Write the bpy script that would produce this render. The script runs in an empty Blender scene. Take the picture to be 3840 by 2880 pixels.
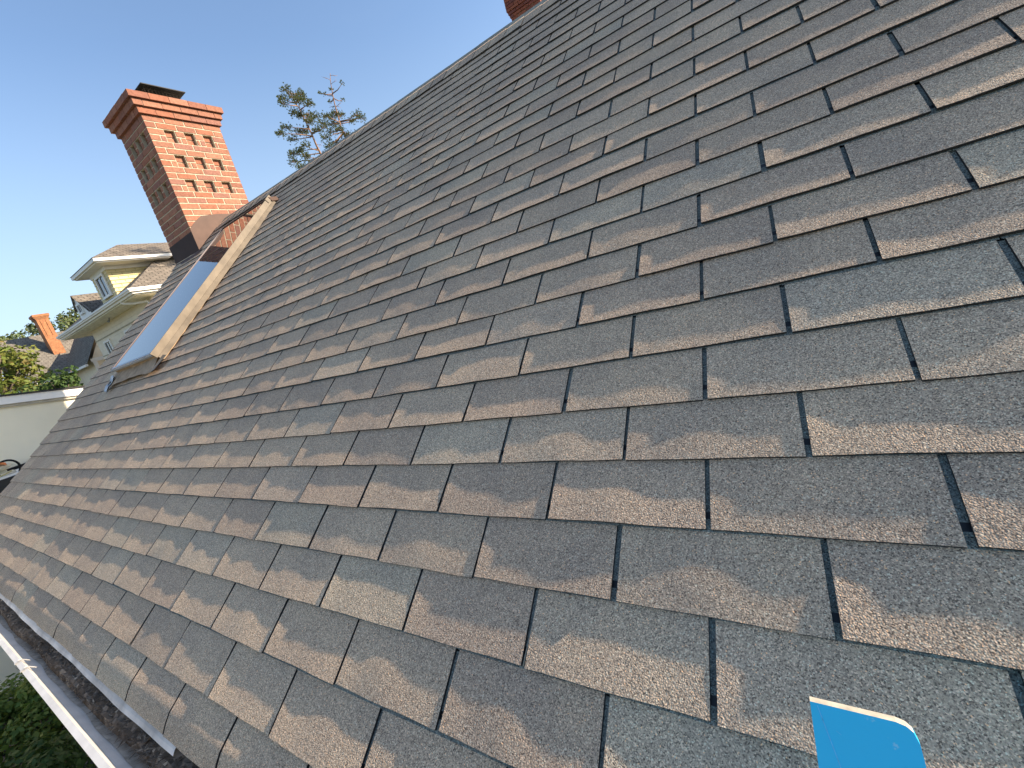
import bpy, math, random
from mathutils import Vector, Matrix, Euler
import numpy as np

# ------------------------------------------------------------------ camera, sky, sun, exposure
S = bpy.context.scene
COL = S.collection
RAD = math.radians
PITCH = RAD(39.8)                     # 10:12 roof
EXP = 0.127                           # shingle exposure (5 in)
TAB = 0.3048                          # tab width (12 in)
cs, sn = math.cos(PITCH), math.sin(PITCH)

cam_d = bpy.data.cameras.new('camera')
cam = bpy.data.objects.new('camera', cam_d); COL.objects.link(cam)
cam_d.sensor_fit = 'HORIZONTAL'; cam_d.sensor_width = 36.0; cam_d.lens = 14.67
cam_d.clip_start = 0.02; cam_d.clip_end = 3000.0
Rr, Ru, Rb = Vector((0.8365, 0.4776, -0.2685)), Vector((0.1125, 0.3300, 0.9373)), Vector((0.5362, -0.8143, 0.2223))
cam.matrix_world = Matrix(((Rr.x, Ru.x, Rb.x, 0.2768), (Rr.y, Ru.y, Rb.y, -0.7343), (Rr.z, Ru.z, Rb.z, 0.3910), (0, 0, 0, 1)))
S.camera = cam

GRAZE, SPHI = RAD(1.2), RAD(48)       # sun: angle above the roof plane, and turned from up-slope toward +X
s_roof = Vector((math.cos(GRAZE) * math.sin(SPHI), math.cos(GRAZE) * math.cos(SPHI), math.sin(GRAZE)))
sun_dir = Vector((s_roof.x, s_roof.y * cs - s_roof.z * sn, s_roof.y * sn + s_roof.z * cs)).normalized()
SUN_EL = math.asin(sun_dir.z); SUN_AZ = math.atan2(sun_dir.x, sun_dir.y)

w = bpy.data.worlds.new('World'); S.world = w; w.use_nodes = True
wn, wl = w.node_tree.nodes, w.node_tree.links
bg = wn['Background']; bg.inputs['Strength'].default_value = 0.10
sky = wn.new('ShaderNodeTexSky'); sky.sky_type = 'NISHITA'; sky.sun_disc = False
sky.sun_elevation = SUN_EL; sky.sun_rotation = SUN_AZ
sky.altitude = 0; sky.air_density = 1.0; sky.dust_density = 0.8; sky.ozone_density = 2.0
tc = wn.new('ShaderNodeTexCoord'); sx = wn.new('ShaderNodeSeparateXYZ'); wl.new(tc.outputs['Generated'], sx.inputs[0])
def wmath(op, a, b, clamp=False):
    m = wn.new('ShaderNodeMath'); m.operation = op; m.use_clamp = clamp
    for v, i in ((a, 0), (b, 1)):
        if hasattr(v, 'links'): wl.new(v, m.inputs[i])
        else: m.inputs[i].default_value = v
    return m.outputs[0]
low = wmath('POWER', wmath('SUBTRACT', 1.0, wmath('DIVIDE', sx.outputs['Z'], 0.50), True), 1.25)      # 1 at the horizon, 0 above ~30 degrees
mp = wn.new('ShaderNodeMapping'); mp.inputs['Scale'].default_value = (2.2, 2.2, 9.0); wl.new(tc.outputs['Generated'], mp.inputs['Vector'])
ns = wn.new('ShaderNodeTexNoise'); ns.inputs['Scale'].default_value = 1.6; ns.inputs['Detail'].default_value = 6; ns.inputs['Roughness'].default_value = 0.62; wl.new(mp.outputs[0], ns.inputs['Vector'])
wisp = wmath('MULTIPLY', wmath('MULTIPLY', wmath('SUBTRACT', ns.outputs['Fac'], 0.50), 3.2, True), wmath('SUBTRACT', 1.0, wmath('DIVIDE', sx.outputs['Z'], 0.55), True))
fac = wmath('MAXIMUM', wmath('MULTIPLY', low, 0.92), wmath('MULTIPLY', wisp, 0.42), True)
mxw = wn.new('ShaderNodeMix'); mxw.data_type = 'RGBA'; wl.new(fac, mxw.inputs[0]); wl.new(sky.outputs[0], mxw.inputs[6]); mxw.inputs[7].default_value = (2.25, 2.75, 3.30, 1)
wl.new(mxw.outputs[2], bg.inputs['Color'])

sd = bpy.data.lights.new('sun', 'SUN'); sd.energy = 4.4; sd.angle = RAD(0.7); sd.color = (1.0, 0.84, 0.66)
so = bpy.data.objects.new('sun', sd); COL.objects.link(so)
so.rotation_euler = sun_dir.to_track_quat('Z', 'Y').to_euler(); so.location = sun_dir * 50

vs = S.view_settings
vs.view_transform = 'Standard'; vs.look = 'None'; vs.gamma = 1.0; vs.use_curve_mapping = False
vs.exposure = 1.45
S.render.engine = 'CYCLES'
try:
    S.cycles.max_bounces = 6; S.cycles.use_denoising = True; S.cycles.denoiser = 'OPENIMAGEDENOISE'; S.cycles.denoising_input_passes = 'RGB_ALBEDO_NORMAL'; S.cycles.denoising_prefilter = 'ACCURATE'; S.cycles.sample_clamp_indirect = 2.0; S.cycles.caustics_reflective = False; S.cycles.caustics_refractive = False
except Exception:
    pass

rng = random.Random(11)
def rr(a, b): return rng.uniform(a, b)

# ------------------------------------------------------------------ helpers
def tag(o, label=None, cat=None, group=None, kind=None):
    if label: o['label'] = label
    if cat: o['category'] = cat
    if group: o['group'] = group
    if kind: o['kind'] = kind
    return o

def empty(name, loc=(0, 0, 0), parent=None, rot=(0, 0, 0)):
    o = bpy.data.objects.new(name, None); COL.objects.link(o)
    o.location = loc; o.rotation_euler = rot; o.empty_display_size = 0.2
    if parent: o.parent = parent
    return o

class MB:
    """collects faces for one mesh"""
    def __init__(s): s.v, s.f, s.m, s.uv = [], [], [], []
    def face(s, pts, m=0, uv=None):
        i = len(s.v); s.v += [tuple(p) for p in pts]; s.f.append(tuple(range(i, i + len(pts)))); s.m.append(m)
        s.uv.append(uv if uv else [(p[0], p[1]) for p in pts])
    def box(s, a, b, m=0, sk=None):
        x0, y0, z0 = a; x1, y1, z1 = b
        P = [Vector((x, y, z)) for z in (z0, z1) for y in (y0, y1) for x in (x0, x1)]
        if sk: P = [sk(p) for p in P]
        for q in ((0, 2, 3, 1), (4, 5, 7, 6), (0, 1, 5, 4), (2, 6, 7, 3), (0, 4, 6, 2), (1, 3, 7, 5)):
            pp = [P[k] for k in q]
            n = (pp[1] - pp[0]).cross(pp[2] - pp[1])
            ax = max(range(3), key=lambda k: abs(n[k]))
            uv = [(p.y, p.z) if ax == 0 else ((p.x, p.z) if ax == 1 else (p.x, p.y)) for p in pp]
            s.face(pp, m, uv)
    def tube(s, path, rad, n=8, m=0, cap=True):
        path = [Vector(p) for p in path]; rings = []
        if not hasattr(rad, '__len__'): rad = [rad] * len(path)
        for i, p in enumerate(path):
            d = (path[min(i + 1, len(path) - 1)] - path[max(i - 1, 0)]).normalized()
            u = d.cross(Vector((0, 0, 1)))
            if u.length < 1e-3: u = Vector((1, 0, 0))
            u.normalize(); v = d.cross(u)
            b = len(s.v)
            for k in range(n):
                a = 2 * math.pi * k / n
                s.v.append(tuple(p + (u * math.cos(a) + v * math.sin(a)) * rad[i]))
            rings.append(b)
        for i in range(len(rings) - 1):
            for k in range(n):
                a, b = rings[i], rings[i + 1]; k2 = (k + 1) % n
                s.f.append((a + k, a + k2, b + k2, b + k)); s.m.append(m); s.uv.append([(0, 0)] * 4)
        if cap:
            for b, rev in ((rings[0], True), (rings[-1], False)):
                f = tuple(range(b, b + n)); s.f.append(f[::-1] if rev else f); s.m.append(m); s.uv.append([(0, 0)] * n)
    def prism(s, prof, axis, a, b, m=0):
        """extrude closed profile [(p,q)] along axis 'x'(p=y,q=z) or 'y'(p=x,q=z) from a to b"""
        def P(t, c): return (c, t[0], t[1]) if axis == 'x' else (t[0], c, t[1])
        n = len(prof)
        for i in range(n):
            p, q = prof[i], prof[(i + 1) % n]
            s.face([P(p, a), P(q, a), P(q, b), P(p, b)], m)
        s.face([P(t, a) for t in prof][::-1], m); s.face([P(t, b) for t in prof], m)
    def build(s, name, mats, parent=None, smooth=False, loc=None, fix=False):
        me = bpy.data.meshes.new(name); me.from_pydata(s.v, [], s.f)
        if not isinstance(mats, (list, tuple)): mats = [mats]
        for m in mats: me.materials.append(m)
        me.polygons.foreach_set('material_index', s.m)
        lay = me.uv_layers.new(name='UVMap')
        lay.data.foreach_set('uv', [c for u in s.uv for t in u for c in t])
        if smooth: me.polygons.foreach_set('use_smooth', [True] * len(me.polygons))
        me.update()
        if fix:
            import bmesh
            bm = bmesh.new(); bm.from_mesh(me); bmesh.ops.remove_doubles(bm, verts=bm.verts, dist=1e-5)
            bmesh.ops.recalc_face_normals(bm, faces=bm.faces); bm.to_mesh(me); bm.free()
        o = bpy.data.objects.new(name, me); COL.objects.link(o)
        if parent: o.parent = parent
        if loc: o.location = loc
        return o

def link(name, me, parent, loc=(0, 0, 0), rot=(0, 0, 0), scale=(1, 1, 1)):
    o = bpy.data.objects.new(name, me); COL.objects.link(o); o.parent = parent
    o.location = loc; o.rotation_euler = rot; o.scale = scale
    return o

# ------------------------------------------------------------------ materials
class N:
    def __init__(s, name):
        s.mat = bpy.data.materials.new(name); s.mat.use_nodes = True
        s.n, s.l = s.mat.node_tree.nodes, s.mat.node_tree.links
        s.b = s.n['Principled BSDF']
    def add(s, t, **kw):
        x = s.n.new(t)
        for k, v in kw.items():
            if k in x.bl_rna.properties: setattr(x, k, v)
            else: x.inputs[k].default_value = v
        return x
    def to(s, a, b): s.l.new(a, b)
    def ramp(s, src, stops, interp='LINEAR'):
        r = s.add('ShaderNodeValToRGB'); cr = r.color_ramp; cr.interpolation = interp
        while len(cr.elements) < len(stops): cr.elements.new(0.5)
        for e, (p, c) in zip(cr.elements, stops):
            e.position = p; e.color = (c[0], c[1], c[2], 1) if hasattr(c, '__len__') else (c, c, c, 1)
        if src is not None: s.to(src, r.inputs[0])
        return r.outputs[0]
    def mix(s, mode, f, a, b):
        m = s.add('ShaderNodeMix', data_type='RGBA', blend_type=mode)
        for v, i in ((f, 0), (a, 6), (b, 7)):
            if hasattr(v, 'links'): s.to(v, m.inputs[i])
            else: m.inputs[i].default_value = v if i == 0 else (v[0], v[1], v[2], 1)
        return m.outputs[2]
    def math(s, op, a, b=0.0):
        m = s.add('ShaderNodeMath', operation=op)
        for v, i in ((a, 0), (b, 1)):
            if hasattr(v, 'links'): s.to(v, m.inputs[i])
            else: m.inputs[i].default_value = v
        return m.outputs[0]
    def pos(s): return s.add('ShaderNodeNewGeometry').outputs['Position']
    def noise(s, scale, detail=3, vec=None, rough=0.55):
        x = s.add('ShaderNodeTexNoise'); x.inputs['Scale'].default_value = scale; x.inputs['Detail'].default_value = detail
        x.inputs['Roughness'].default_value = rough
        s.to(vec if vec is not None else s.pos(), x.inputs['Vector']); return x.outputs['Fac']
    def bump(s, h, dist, strength=1.0):
        x = s.add('ShaderNodeBump'); x.inputs['Distance'].default_value = dist; x.inputs['Strength'].default_value = strength
        s.to(h, x.inputs['Height']); s.to(x.outputs[0], s.b.inputs['Normal'])
    def set(s, col=None, rough=0.6, metal=0.0, spec=0.5):
        if col is not None:
            if hasattr(col, 'links'): s.to(col, s.b.inputs['Base Color'])
            else: s.b.inputs['Base Color'].default_value = (*col, 1)
        s.b.inputs['Roughness'].default_value = rough; s.b.inputs['Metallic'].default_value = metal
        s.b.inputs['Specular IOR Level'].default_value = spec
        return s.mat

def plain(name, col, rough=0.6, metal=0.0, spec=0.5, var=0.25, scale=6.0, bump=0.0, bscale=60.0):
    m = N(name)
    f = m.noise(scale, 4)
    c = m.mix('MULTIPLY', 1.0, col, m.ramp(f, [(0.3, 1 - var), (0.7, 1 + var)]))
    if bump: m.bump(m.noise(bscale, 3), bump)
    return m.set(c, rough, metal, spec)

def shingle_mat(name='asphalt_shingle', headlap=False):
    m = N(name)
    p = m.pos()
    oi = m.add('ShaderNodeObjectInfo').outputs['Random']
    isl = m.add('ShaderNodeNewGeometry').outputs['Random Per Island']
    r = m.math('FRACT', m.math('ADD', m.math('MULTIPLY', oi, 7.31), m.math('MULTIPLY', isl, 3.77)))
    if headlap:
        base = m.ramp(r, [(0, (0.190, 0.205, 0.185)), (1, (0.240, 0.255, 0.225))])
    else:
        base = m.ramp(r, [(0.0, (0.546, 0.412, 0.290)), (0.18, (0.572, 0.435, 0.306)), (0.34, (0.510, 0.383, 0.274)), (0.46, (0.551, 0.416, 0.293)), (0.58, (0.523, 0.392, 0.280)),
                          (0.70, (0.536, 0.428, 0.306)), (0.78, (0.530, 0.402, 0.286)), (0.88, (0.588, 0.445, 0.315)), (0.95, (0.556, 0.441, 0.317))], 'CONSTANT')
    # broad weathering
    big = m.ramp(m.noise(5.0, 4, p), [(0.3, (0.86, 0.87, 0.90)), (0.7, (1.12, 1.10, 1.06))])
    c = m.mix('MULTIPLY', 1.0, base, big)
    # granules
    v = m.add('ShaderNodeTexVoronoi'); v.inputs['Scale'].default_value = 640; m.to(p, v.inputs['Vector'])
    sep = m.add('ShaderNodeSeparateColor'); m.to(v.outputs['Color'], sep.inputs[0])
    gr = m.ramp(sep.outputs[0], [(0.0, (0.34, 0.34, 0.35)), (0.12, (0.64, 0.63, 0.63)), (0.36, (0.90, 0.89, 0.88)), (0.64, (1.08, 1.07, 1.05)),
                                 (0.86, (1.50, 1.47, 1.42)), (0.955, (1.45, 1.65, 1.68)), (0.985, (1.9, 1.5, 1.15))], 'CONSTANT')
    c = m.mix('MULTIPLY', 1.0, c, gr)
    # black missing-granule dots
    v2 = m.add('ShaderNodeTexVoronoi'); v2.inputs['Scale'].default_value = 60; m.to(p, v2.inputs['Vector'])
    dot = m.ramp(v2.outputs['Distance'], [(0.06, 0.25), (0.09, 1.0)])
    c = m.mix('MULTIPLY', 1.0, c, dot)
    v3 = m.add('ShaderNodeTexVoronoi'); v3.inputs['Scale'].default_value = 430; m.to(p, v3.inputs['Vector'])
    h = m.math('ADD', m.math('MULTIPLY', v3.outputs['Distance'], -1.0), m.math('MULTIPLY', m.noise(95, 3, p), 1.1))
    m.bump(h, 0.0013, 0.9)
    return m.set(c, 0.9, 0, 0.1)

M_SH = shingle_mat()
M_HL = shingle_mat('shingle_headlap', True)
M_TAR = plain('sealant_tar', (0.006, 0.006, 0.007), 0.5, var=0.3, scale=150)
M_EDGE = plain('asphalt_edge', (0.022, 0.020, 0.020), 0.8, var=0.4, scale=200)

def brick_mat(name, cols, rough=0.85):
    m = N(name)
    r = m.add('ShaderNodeObjectInfo').outputs['Random']
    isl = m.add('ShaderNodeNewGeometry').outputs['Random Per Island']
    r = m.math('FRACT', m.math('ADD', m.math('MULTIPLY', r, 5.3), m.math('MULTIPLY', isl, 2.9)))
    k = len(cols); base = m.ramp(r, [(i / k, c) for i, c in enumerate(cols)], 'CONSTANT')
    c = m.mix('MULTIPLY', 1.0, base, m.ramp(m.noise(45, 5), [(0.25, (0.72, 0.70, 0.68)), (0.75, (1.22, 1.2, 1.18))]))
    m.bump(m.noise(220, 4), 0.0025, 0.7)
    return m.set(c, rough, 0, 0.2)
M_BRICK = brick_mat('red_brick', [(0.277, 0.130, 0.085), (0.313, 0.147, 0.095), (0.249, 0.112, 0.077), (0.329, 0.159, 0.105), (0.283, 0.135, 0.091), (0.295, 0.124, 0.077), (0.257, 0.126, 0.095)])
M_MORTAR = plain('mortar', (0.46, 0.40, 0.29), 0.95, var=0.25, scale=30, bump=0.002, bscale=300)
M_BROWN = plain('brown_flashing', (0.105, 0.062, 0.046), 0.6, 0.0, 0.2, 0.14, 7)
M_APRON = plain('weathered_apron', (0.36, 0.26, 0.17), 0.85, 0.0, 0.15, 0.3, 14)
M_TAN = plain('tan_cladding', (0.185, 0.150, 0.108), 0.55, 0.0, 0.25, 0.22, 11)
M_PINKTRIM = plain('frame_trim', (0.13, 0.095, 0.095), 0.5, 0.0, 0.5, 0.1, 9)
M_FRAME = plain('sill_metal', (0.30, 0.31, 0.32), 0.4, 0.6, 0.5, 0.15, 20)
M_WHITE = plain('white_aluminium', (0.60, 0.585, 0.55), 0.5, 0, 0.4, 0.12, 12)
M_WPAINT = plain('white_paint', (0.82, 0.79, 0.74), 0.6, 0, 0.4, 0.05, 3)
M_BLACK = plain('black_metal', (0.006, 0.007, 0.009), 0.6, 0, 0.25, 0.3, 12)
M_ROOFMEM = plain('black_roofing', (0.030, 0.029, 0.027), 0.8, 0, 0.4, 0.3, 10)

def glass_mat():
    m = N('skylight_glass')
    m.b.inputs['IOR'].default_value = 1.55
    m.b.inputs['Coat Weight'].default_value = 0.0
    return m.set((0.012, 0.018, 0.024), 0.02, 0, 0.6)
M_GLASS = glass_mat()
def pane_mat():
    m = N('window_pane'); m.b.inputs['IOR'].default_value = 1.7
    return m.set((0.03, 0.035, 0.04), 0.05, 0, 0.6)
M_PANE = pane_mat()

def far_shingle(name, c1, c2, cm):
    m = N(name)
    uv = m.add('ShaderNodeUVMap').outputs[0]
    b = m.add('ShaderNodeTexBrick'); m.to(uv, b.inputs['Vector'])
    b.offset = 0.5; b.inputs['Scale'].default_value = 1.0
    b.inputs['Color1'].default_value = (*c1, 1); b.inputs['Color2'].default_value = (*c2, 1); b.inputs['Mortar'].default_value = (*cm, 1)
    b.inputs['Mortar Size'].default_value = 0.016; b.inputs['Brick Width'].default_value = 0.34; b.inputs['Row Height'].default_value = 0.14
    c = m.mix('MULTIPLY', 1.0, b.outputs['Color'], m.ramp(m.noise(4, 5), [(0.3, 0.75), (0.7, 1.25)]))
    m.bump(b.outputs['Fac'], -0.01, 1.0)
    return m.set(c, 0.9, 0, 0.2)
M_ROOF_N = far_shingle('brown_grey_shingles', (0.225, 0.19, 0.15), (0.175, 0.15, 0.12), (0.05, 0.042, 0.035))
M_ROOF_F = far_shingle('grey_shingles', (0.20, 0.18, 0.148), (0.155, 0.14, 0.118), (0.08, 0.072, 0.06))

def siding_mat(name, col, row):
    m = N(name)
    uv = m.add('ShaderNodeUVMap').outputs[0]
    sp = m.add('ShaderNodeSeparateXYZ'); m.to(uv, sp.inputs[0])
    fr = m.math('FRACT', m.math('DIVIDE', sp.outputs[1], row))
    m.bump(fr, -0.02, 1.0)
    c = m.mix('MULTIPLY', 1.0, col, m.ramp(m.noise(3, 4), [(0.3, 0.92), (0.7, 1.06)]))
    return m.set(c, 0.7, 0, 0.3)
M_YELLOW = plain('yellow_siding', (0.66, 0.56, 0.30), 0.75, 0, 0.3, 0.06, 5)
M_CREAM = siding_mat('cream_siding', (0.80, 0.70, 0.54), 0.2)
M_BEIGE = plain('beige_stucco', (0.76, 0.70, 0.54), 0.9, 0, 0.2, 0.07, 1.2, 0.002, 90)

def ground_mat():
    m = N('lawn_and_soil')
    f = m.noise(0.35, 6)
    c = m.ramp(f, [(0.40, (0.10, 0.115, 0.045)), (0.60, (0.22, 0.20, 0.14))])
    c = m.mix('MULTIPLY', 1.0, c, m.ramp(m.noise(18, 4), [(0.3, 0.6), (0.7, 1.35)]))
    m.bump(m.noise(30, 4), 0.05)
    return m.set(c, 0.95, 0, 0.2)
def gravel_mat():
    m = N('gravel')
    v = m.add('ShaderNodeTexVoronoi'); v.inputs['Scale'].default_value = 28; m.to(m.pos(), v.inputs['Vector'])
    sep = m.add('ShaderNodeSeparateColor'); m.to(v.outputs['Color'], sep.inputs[0])
    c = m.ramp(sep.outputs[0], [(0, (0.06, 0.055, 0.05)), (0.6, (0.16, 0.15, 0.135)), (1, (0.27, 0.25, 0.22))])
    m.bump(v.outputs['Distance'], -0.02)
    return m.set(c, 0.95, 0, 0.2)

def leaf_mat(name, cols, trans=0.25):
    m = N(name)
    isl = m.add('ShaderNodeNewGeometry').outputs['Random Per Island']
    k = len(cols); c = m.ramp(isl, [(i / max(1, k - 1), x) for i, x in enumerate(cols)])
    m.set(c, 0.6, 0, 0.3)
    t = m.add('ShaderNodeBsdfTranslucent'); m.to(c, t.inputs['Color'])
    mx = m.add('ShaderNodeMixShader'); mx.inputs[0].default_value = trans
    m.to(m.b.outputs[0], mx.inputs[1]); m.to(t.outputs[0], mx.inputs[2])
    m.to(mx.outputs[0], m.n['Material Output'].inputs['Surface'])
    return m.mat
M_LEAF = leaf_mat('maple_leaves', [(0.08, 0.13, 0.025), (0.15, 0.19, 0.035), (0.21, 0.22, 0.05), (0.12, 0.165, 0.03), (0.20, 0.145, 0.05)], 0.35)
M_LEAFD = leaf_mat('dark_leaves', [(0.035, 0.075, 0.020), (0.055, 0.10, 0.024), (0.08, 0.125, 0.03)], 0.3)
M_LEAFF = leaf_mat('far_leaves', [(0.07, 0.11, 0.04), (0.11, 0.14, 0.05), (0.15, 0.16, 0.06)])
M_BUSH = leaf_mat('bush_leaves', [(0.07, 0.13, 0.025), (0.12, 0.19, 0.035), (0.19, 0.24, 0.055)], 0.35)
M_NEEDLE = leaf_mat('pine_needles', [(0.065, 0.105, 0.045), (0.11, 0.15, 0.055), (0.17, 0.20, 0.07), (0.20, 0.19, 0.085)], 0.25)
M_BARK = plain('pine_bark', (0.24, 0.15, 0.10), 0.95, 0, 0.2, 0.4, 14, 0.01, 40)
M_BARKD = plain('grey_bark', (0.12, 0.095, 0.075), 0.95, 0, 0.2, 0.4, 10, 0.01, 30)

# ------------------------------------------------------------------ ground
GZ = -3.0
g = MB(); g.face([(-900, -900, GZ), (900, -900, GZ), (900, 900, GZ), (-900, 900, GZ)])
ground = tag(g.build('ground', ground_mat()), 'green lawn and soil around the houses', None, None, 'structure')
g = MB(); g.face([(-9.0, -9, GZ + 0.004), (-4.5, -9, GZ + 0.004), (-4.5, 9, GZ + 0.004), (-9.0, 9, GZ + 0.004)])
tag(g.build('path', gravel_mat()), 'grey gravel strip at the foot of the beige wall', None, None, 'structure')

# ------------------------------------------------------------------ the house whose roof fills the picture
house = empty('shingled_house', (-1.0, 2.5, GZ))
tag(house, 'house whose grey three-tab shingle roof fills the picture', 'house')
def hpart(o):            # keep world coordinates although the house empty stands at its base
    o.parent = house; o.location = Vector(o.location) - Vector(house.location); return o

RAKE_LO, RAKE_HI = -18.75 * TAB, -20.3 * TAB      # left rake at eave and at ridge
X_R = 3.4                                          # right end of the roof
V_EAVE, V_RIDGE = -6.0, 25.75
def rake_x(v): return RAKE_LO + (RAKE_HI - RAKE_LO) * (v - V_EAVE) / (V_RIDGE - V_EAVE)
def warp(x, y):  # bow added to set how far the grazing sun reaches across the tabs
    """slight sag shaped for the sun patches, metres above the ideal plane"""
    z = 0.0024 * (min(x, 0.6) + 2.5) ** 2 - 0.0305
    if x > 0.6: z += 0.0149 * (x - 0.6) - 0.0050 * (x - 0.6) ** 2
    if y < 0.6: z += 0.0080 * (0.6 - y) ** 2
    else: z += 0.0034 * (y - 0.6) ** 2
    return z
def roof_w(x, y, z=0.0):   # roof coordinates (m) -> world
    return Vector((x, y * cs - z * sn, y * sn + z * cs))

roof = empty('roof', (0, 0, 0), None, (PITCH, 0, 0)); hpart(roof)
d = MB()
ye, yr = V_EAVE * EXP, V_RIDGE * EXP
# deck below the shingles (roof coordinates), then the rear slope in the same part
nseg = 12
for i in range(nseg):
    for j in range(8):
        def pt(a, b):
            v = V_EAVE + (V_RIDGE - V_EAVE) * b / 8
            x0 = rake_x(v) + 0.012; x = x0 + (X_R - x0) * a / nseg; y = v * EXP
            return (x, y + (0.02 if b == 0 else 0), warp(x, y) - 0.012)
        d.face([pt(i, j), pt(i + 1, j), pt(i + 1, j + 1), pt(i, j + 1)])
a0 = (RAKE_HI + 0.01, yr, 0.0); a1 = (X_R, yr, 0.0)
# rear slope falls at the mirrored pitch: in roof coordinates its direction is (0, cos2p, -sin2p)
c2, s2 = math.cos(2 * PITCH), -math.sin(2 * PITCH)
d.face([a0, a1, (X_R, yr + 4.2 * c2, 4.2 * s2), (RAKE_HI + 0.01, yr + 4.2 * c2, 4.2 * s2)])
deck = d.build('roof_deck', M_EDGE, roof)

# --- shingle tabs
TH = 0.0050
def tab_mesh(name, seed, eave=False, w0=0.0, w1=TAB, gap=0.0045):
    q = random.Random(seed)
    lift = q.uniform(0.0, 0.0030); cl = q.uniform(0.0, 0.0030); cr_ = q.choice((-.0006, 0, 0, .0008)); hump = q.uniform(-0.0006, 0.0022); hx = q.uniform(0.42, 0.60)
    b1, b1x, b2, b2x, b3 = q.uniform(-.0006, .0018), q.uniform(.15, .85), q.uniform(-.0012, .0012), q.uniform(0, 1), q.uniform(0.0004, .0020)
    skew = q.uniform(-0.0012, 0.0012)
    nx, ys = 8, [0.0, 0.25, 0.5, 0.75, 1.0]
    x0, x1 = w0 + gap, w1 - gap
    def zt(t, s):     # top surface height
        z = TH * (2 - s) + TH
        k = max(0.0, 1 - s)
        z += (lift + cl * (1 - t) ** 6 + cr_ * t ** 4) * k ** 1.5 + hump * math.exp(-((t - hx) / 0.18) ** 2) * k
        if s <= 1: z += math.sin(math.pi * min(1, s)) * (b1 * math.exp(-((t - b1x) / .22) ** 2) + b2 * math.exp(-((t - b2x) / .15) ** 2)) + b3 * math.exp(-(t / .10) ** 2) * math.sin(math.pi * min(1, s))
        if eave and s < 0.36: z -= (0.36 - s) ** 1.1 * EXP * 0.40
        return z
    b = MB()
    if eave: ys = [0.0, 0.22, 0.40, 0.52, 1.0]
    grid = []
    for s in ys:
        row = []
        for i in range(nx + 1):
            t = i / nx
            wob = (skew * (t - 0.5) * 2 + 0.0007 * math.sin(9 * t + seed)) if s == 0 else 0
            row.append(Vector((x0 + (x1 - x0) * t, s * EXP + wob, zt(t, s))))
        grid.append(row)
    for j in range(len(ys) - 1):
        for i in range(nx):
            b.face([grid[j][i], grid[j][i + 1], grid[j + 1][i + 1], grid[j + 1][i]], 0)
    dn = Vector((0, 0, -TH * 1.05))
    for i in range(nx): b.face([grid[0][i] + dn, grid[0][i + 1] + dn, grid[0][i + 1], grid[0][i]], 1)
    for j in range(len(ys) - 1):
        b.face([grid[j][0] + dn, grid[j][0], grid[j + 1][0], grid[j + 1][0] + dn], 1)
        b.face([grid[j][nx], grid[j][nx] + dn, grid[j + 1][nx] + dn, grid[j + 1][nx]], 1)
    for (s0, s1, mi) in ((1.0, 1.17, 2), (1.17, 1.265, 3), (1.265, 2.02, 2)):
        b.face([(w0, s0 * EXP, zt(.5, s0)), (w1, s0 * EXP, zt(.5, s0)), (w1, s1 * EXP, zt(.5, s1)), (w0, s1 * EXP, zt(.5, s1))], mi)
    return b
SH_MATS = [M_SH, M_EDGE, M_HL, M_TAR]
def weld(b, name):
    me = bpy.data.meshes.new(name)
    key, vv, remap = {}, [], []
    vm = [0] * len(b.v)
    for f, mi in zip(b.f, b.m):
        for i in f: vm[i] = mi
    for p, mi in zip(b.v, vm):
        k = (round(p[0], 6), round(p[1], 6), round(p[2], 6), mi)
        if k not in key: key[k] = len(vv); vv.append(p)
        remap.append(key[k])
    me.from_pydata(vv, [], [tuple(remap[i] for i in f) for f in b.f])
    for m in SH_MATS: me.materials.append(m)
    me.polygons.foreach_set('material_index', b.m)
    me.polygons.foreach_set('use_smooth', [m == 0 for m in b.m])
    me.update(); return me
TABS = [(tab_mesh('shingle_tab', 100 + i)) for i in range(26)]
TAB_ME = [weld(b, 'shingle_tab') for b in TABS]
ETABS = [(tab_mesh('shingle_tab', 300 + i, True)) for i in range(6)]
ETAB_ME = [weld(b, 'shingle_tab') for b in ETABS]

# camera test only decides which tabs become separate parts (those that show largest)
Cinv = cam.matrix_world.inverted(); FPX = 14.67 / 36.0 * 1024
def px(p):
    c = Cinv @ p
    if c.z > -0.02: return None
    return (512 + FPX * c.x / -c.z, 384 - FPX * c.y / -c.z)
def shown(x, y):
    P = [px(roof_w(x + a * TAB, y + b * EXP, 0.01)) for a, b in ((0, 0), (1, 0), (1, 1), (0, 1))]
    if any(q is None for q in P): return 0.0
    P = [(min(max(q[0], 0), 1024), min(max(q[1], 0), 768)) for q in P]
    return abs(sum(P[i][0] * P[(i + 1) % 4][1] - P[(i + 1) % 4][0] * P[i][1] for i in range(4))) / 2

spots = []
for k in range(-6, 26):
    ph = 0.0 if k % 2 == 0 else 0.5
    dv = rr(-0.03, 0.03) if -5 < k < 25 else 0.0
    if k == -5: dv = -0.05
    n0 = math.floor(rake_x(k) / TAB - ph)
    for n in range(n0, 11):
        x = (n + ph) * TAB
        if x + TAB < rake_x(k + .5) + 0.03: continue
        y = (k + dv) * EXP + rr(-0.0012, 0.0012)
        spots.append([k, x + rr(-0.0015, 0.0015), y, shown(x, y)])
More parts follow.
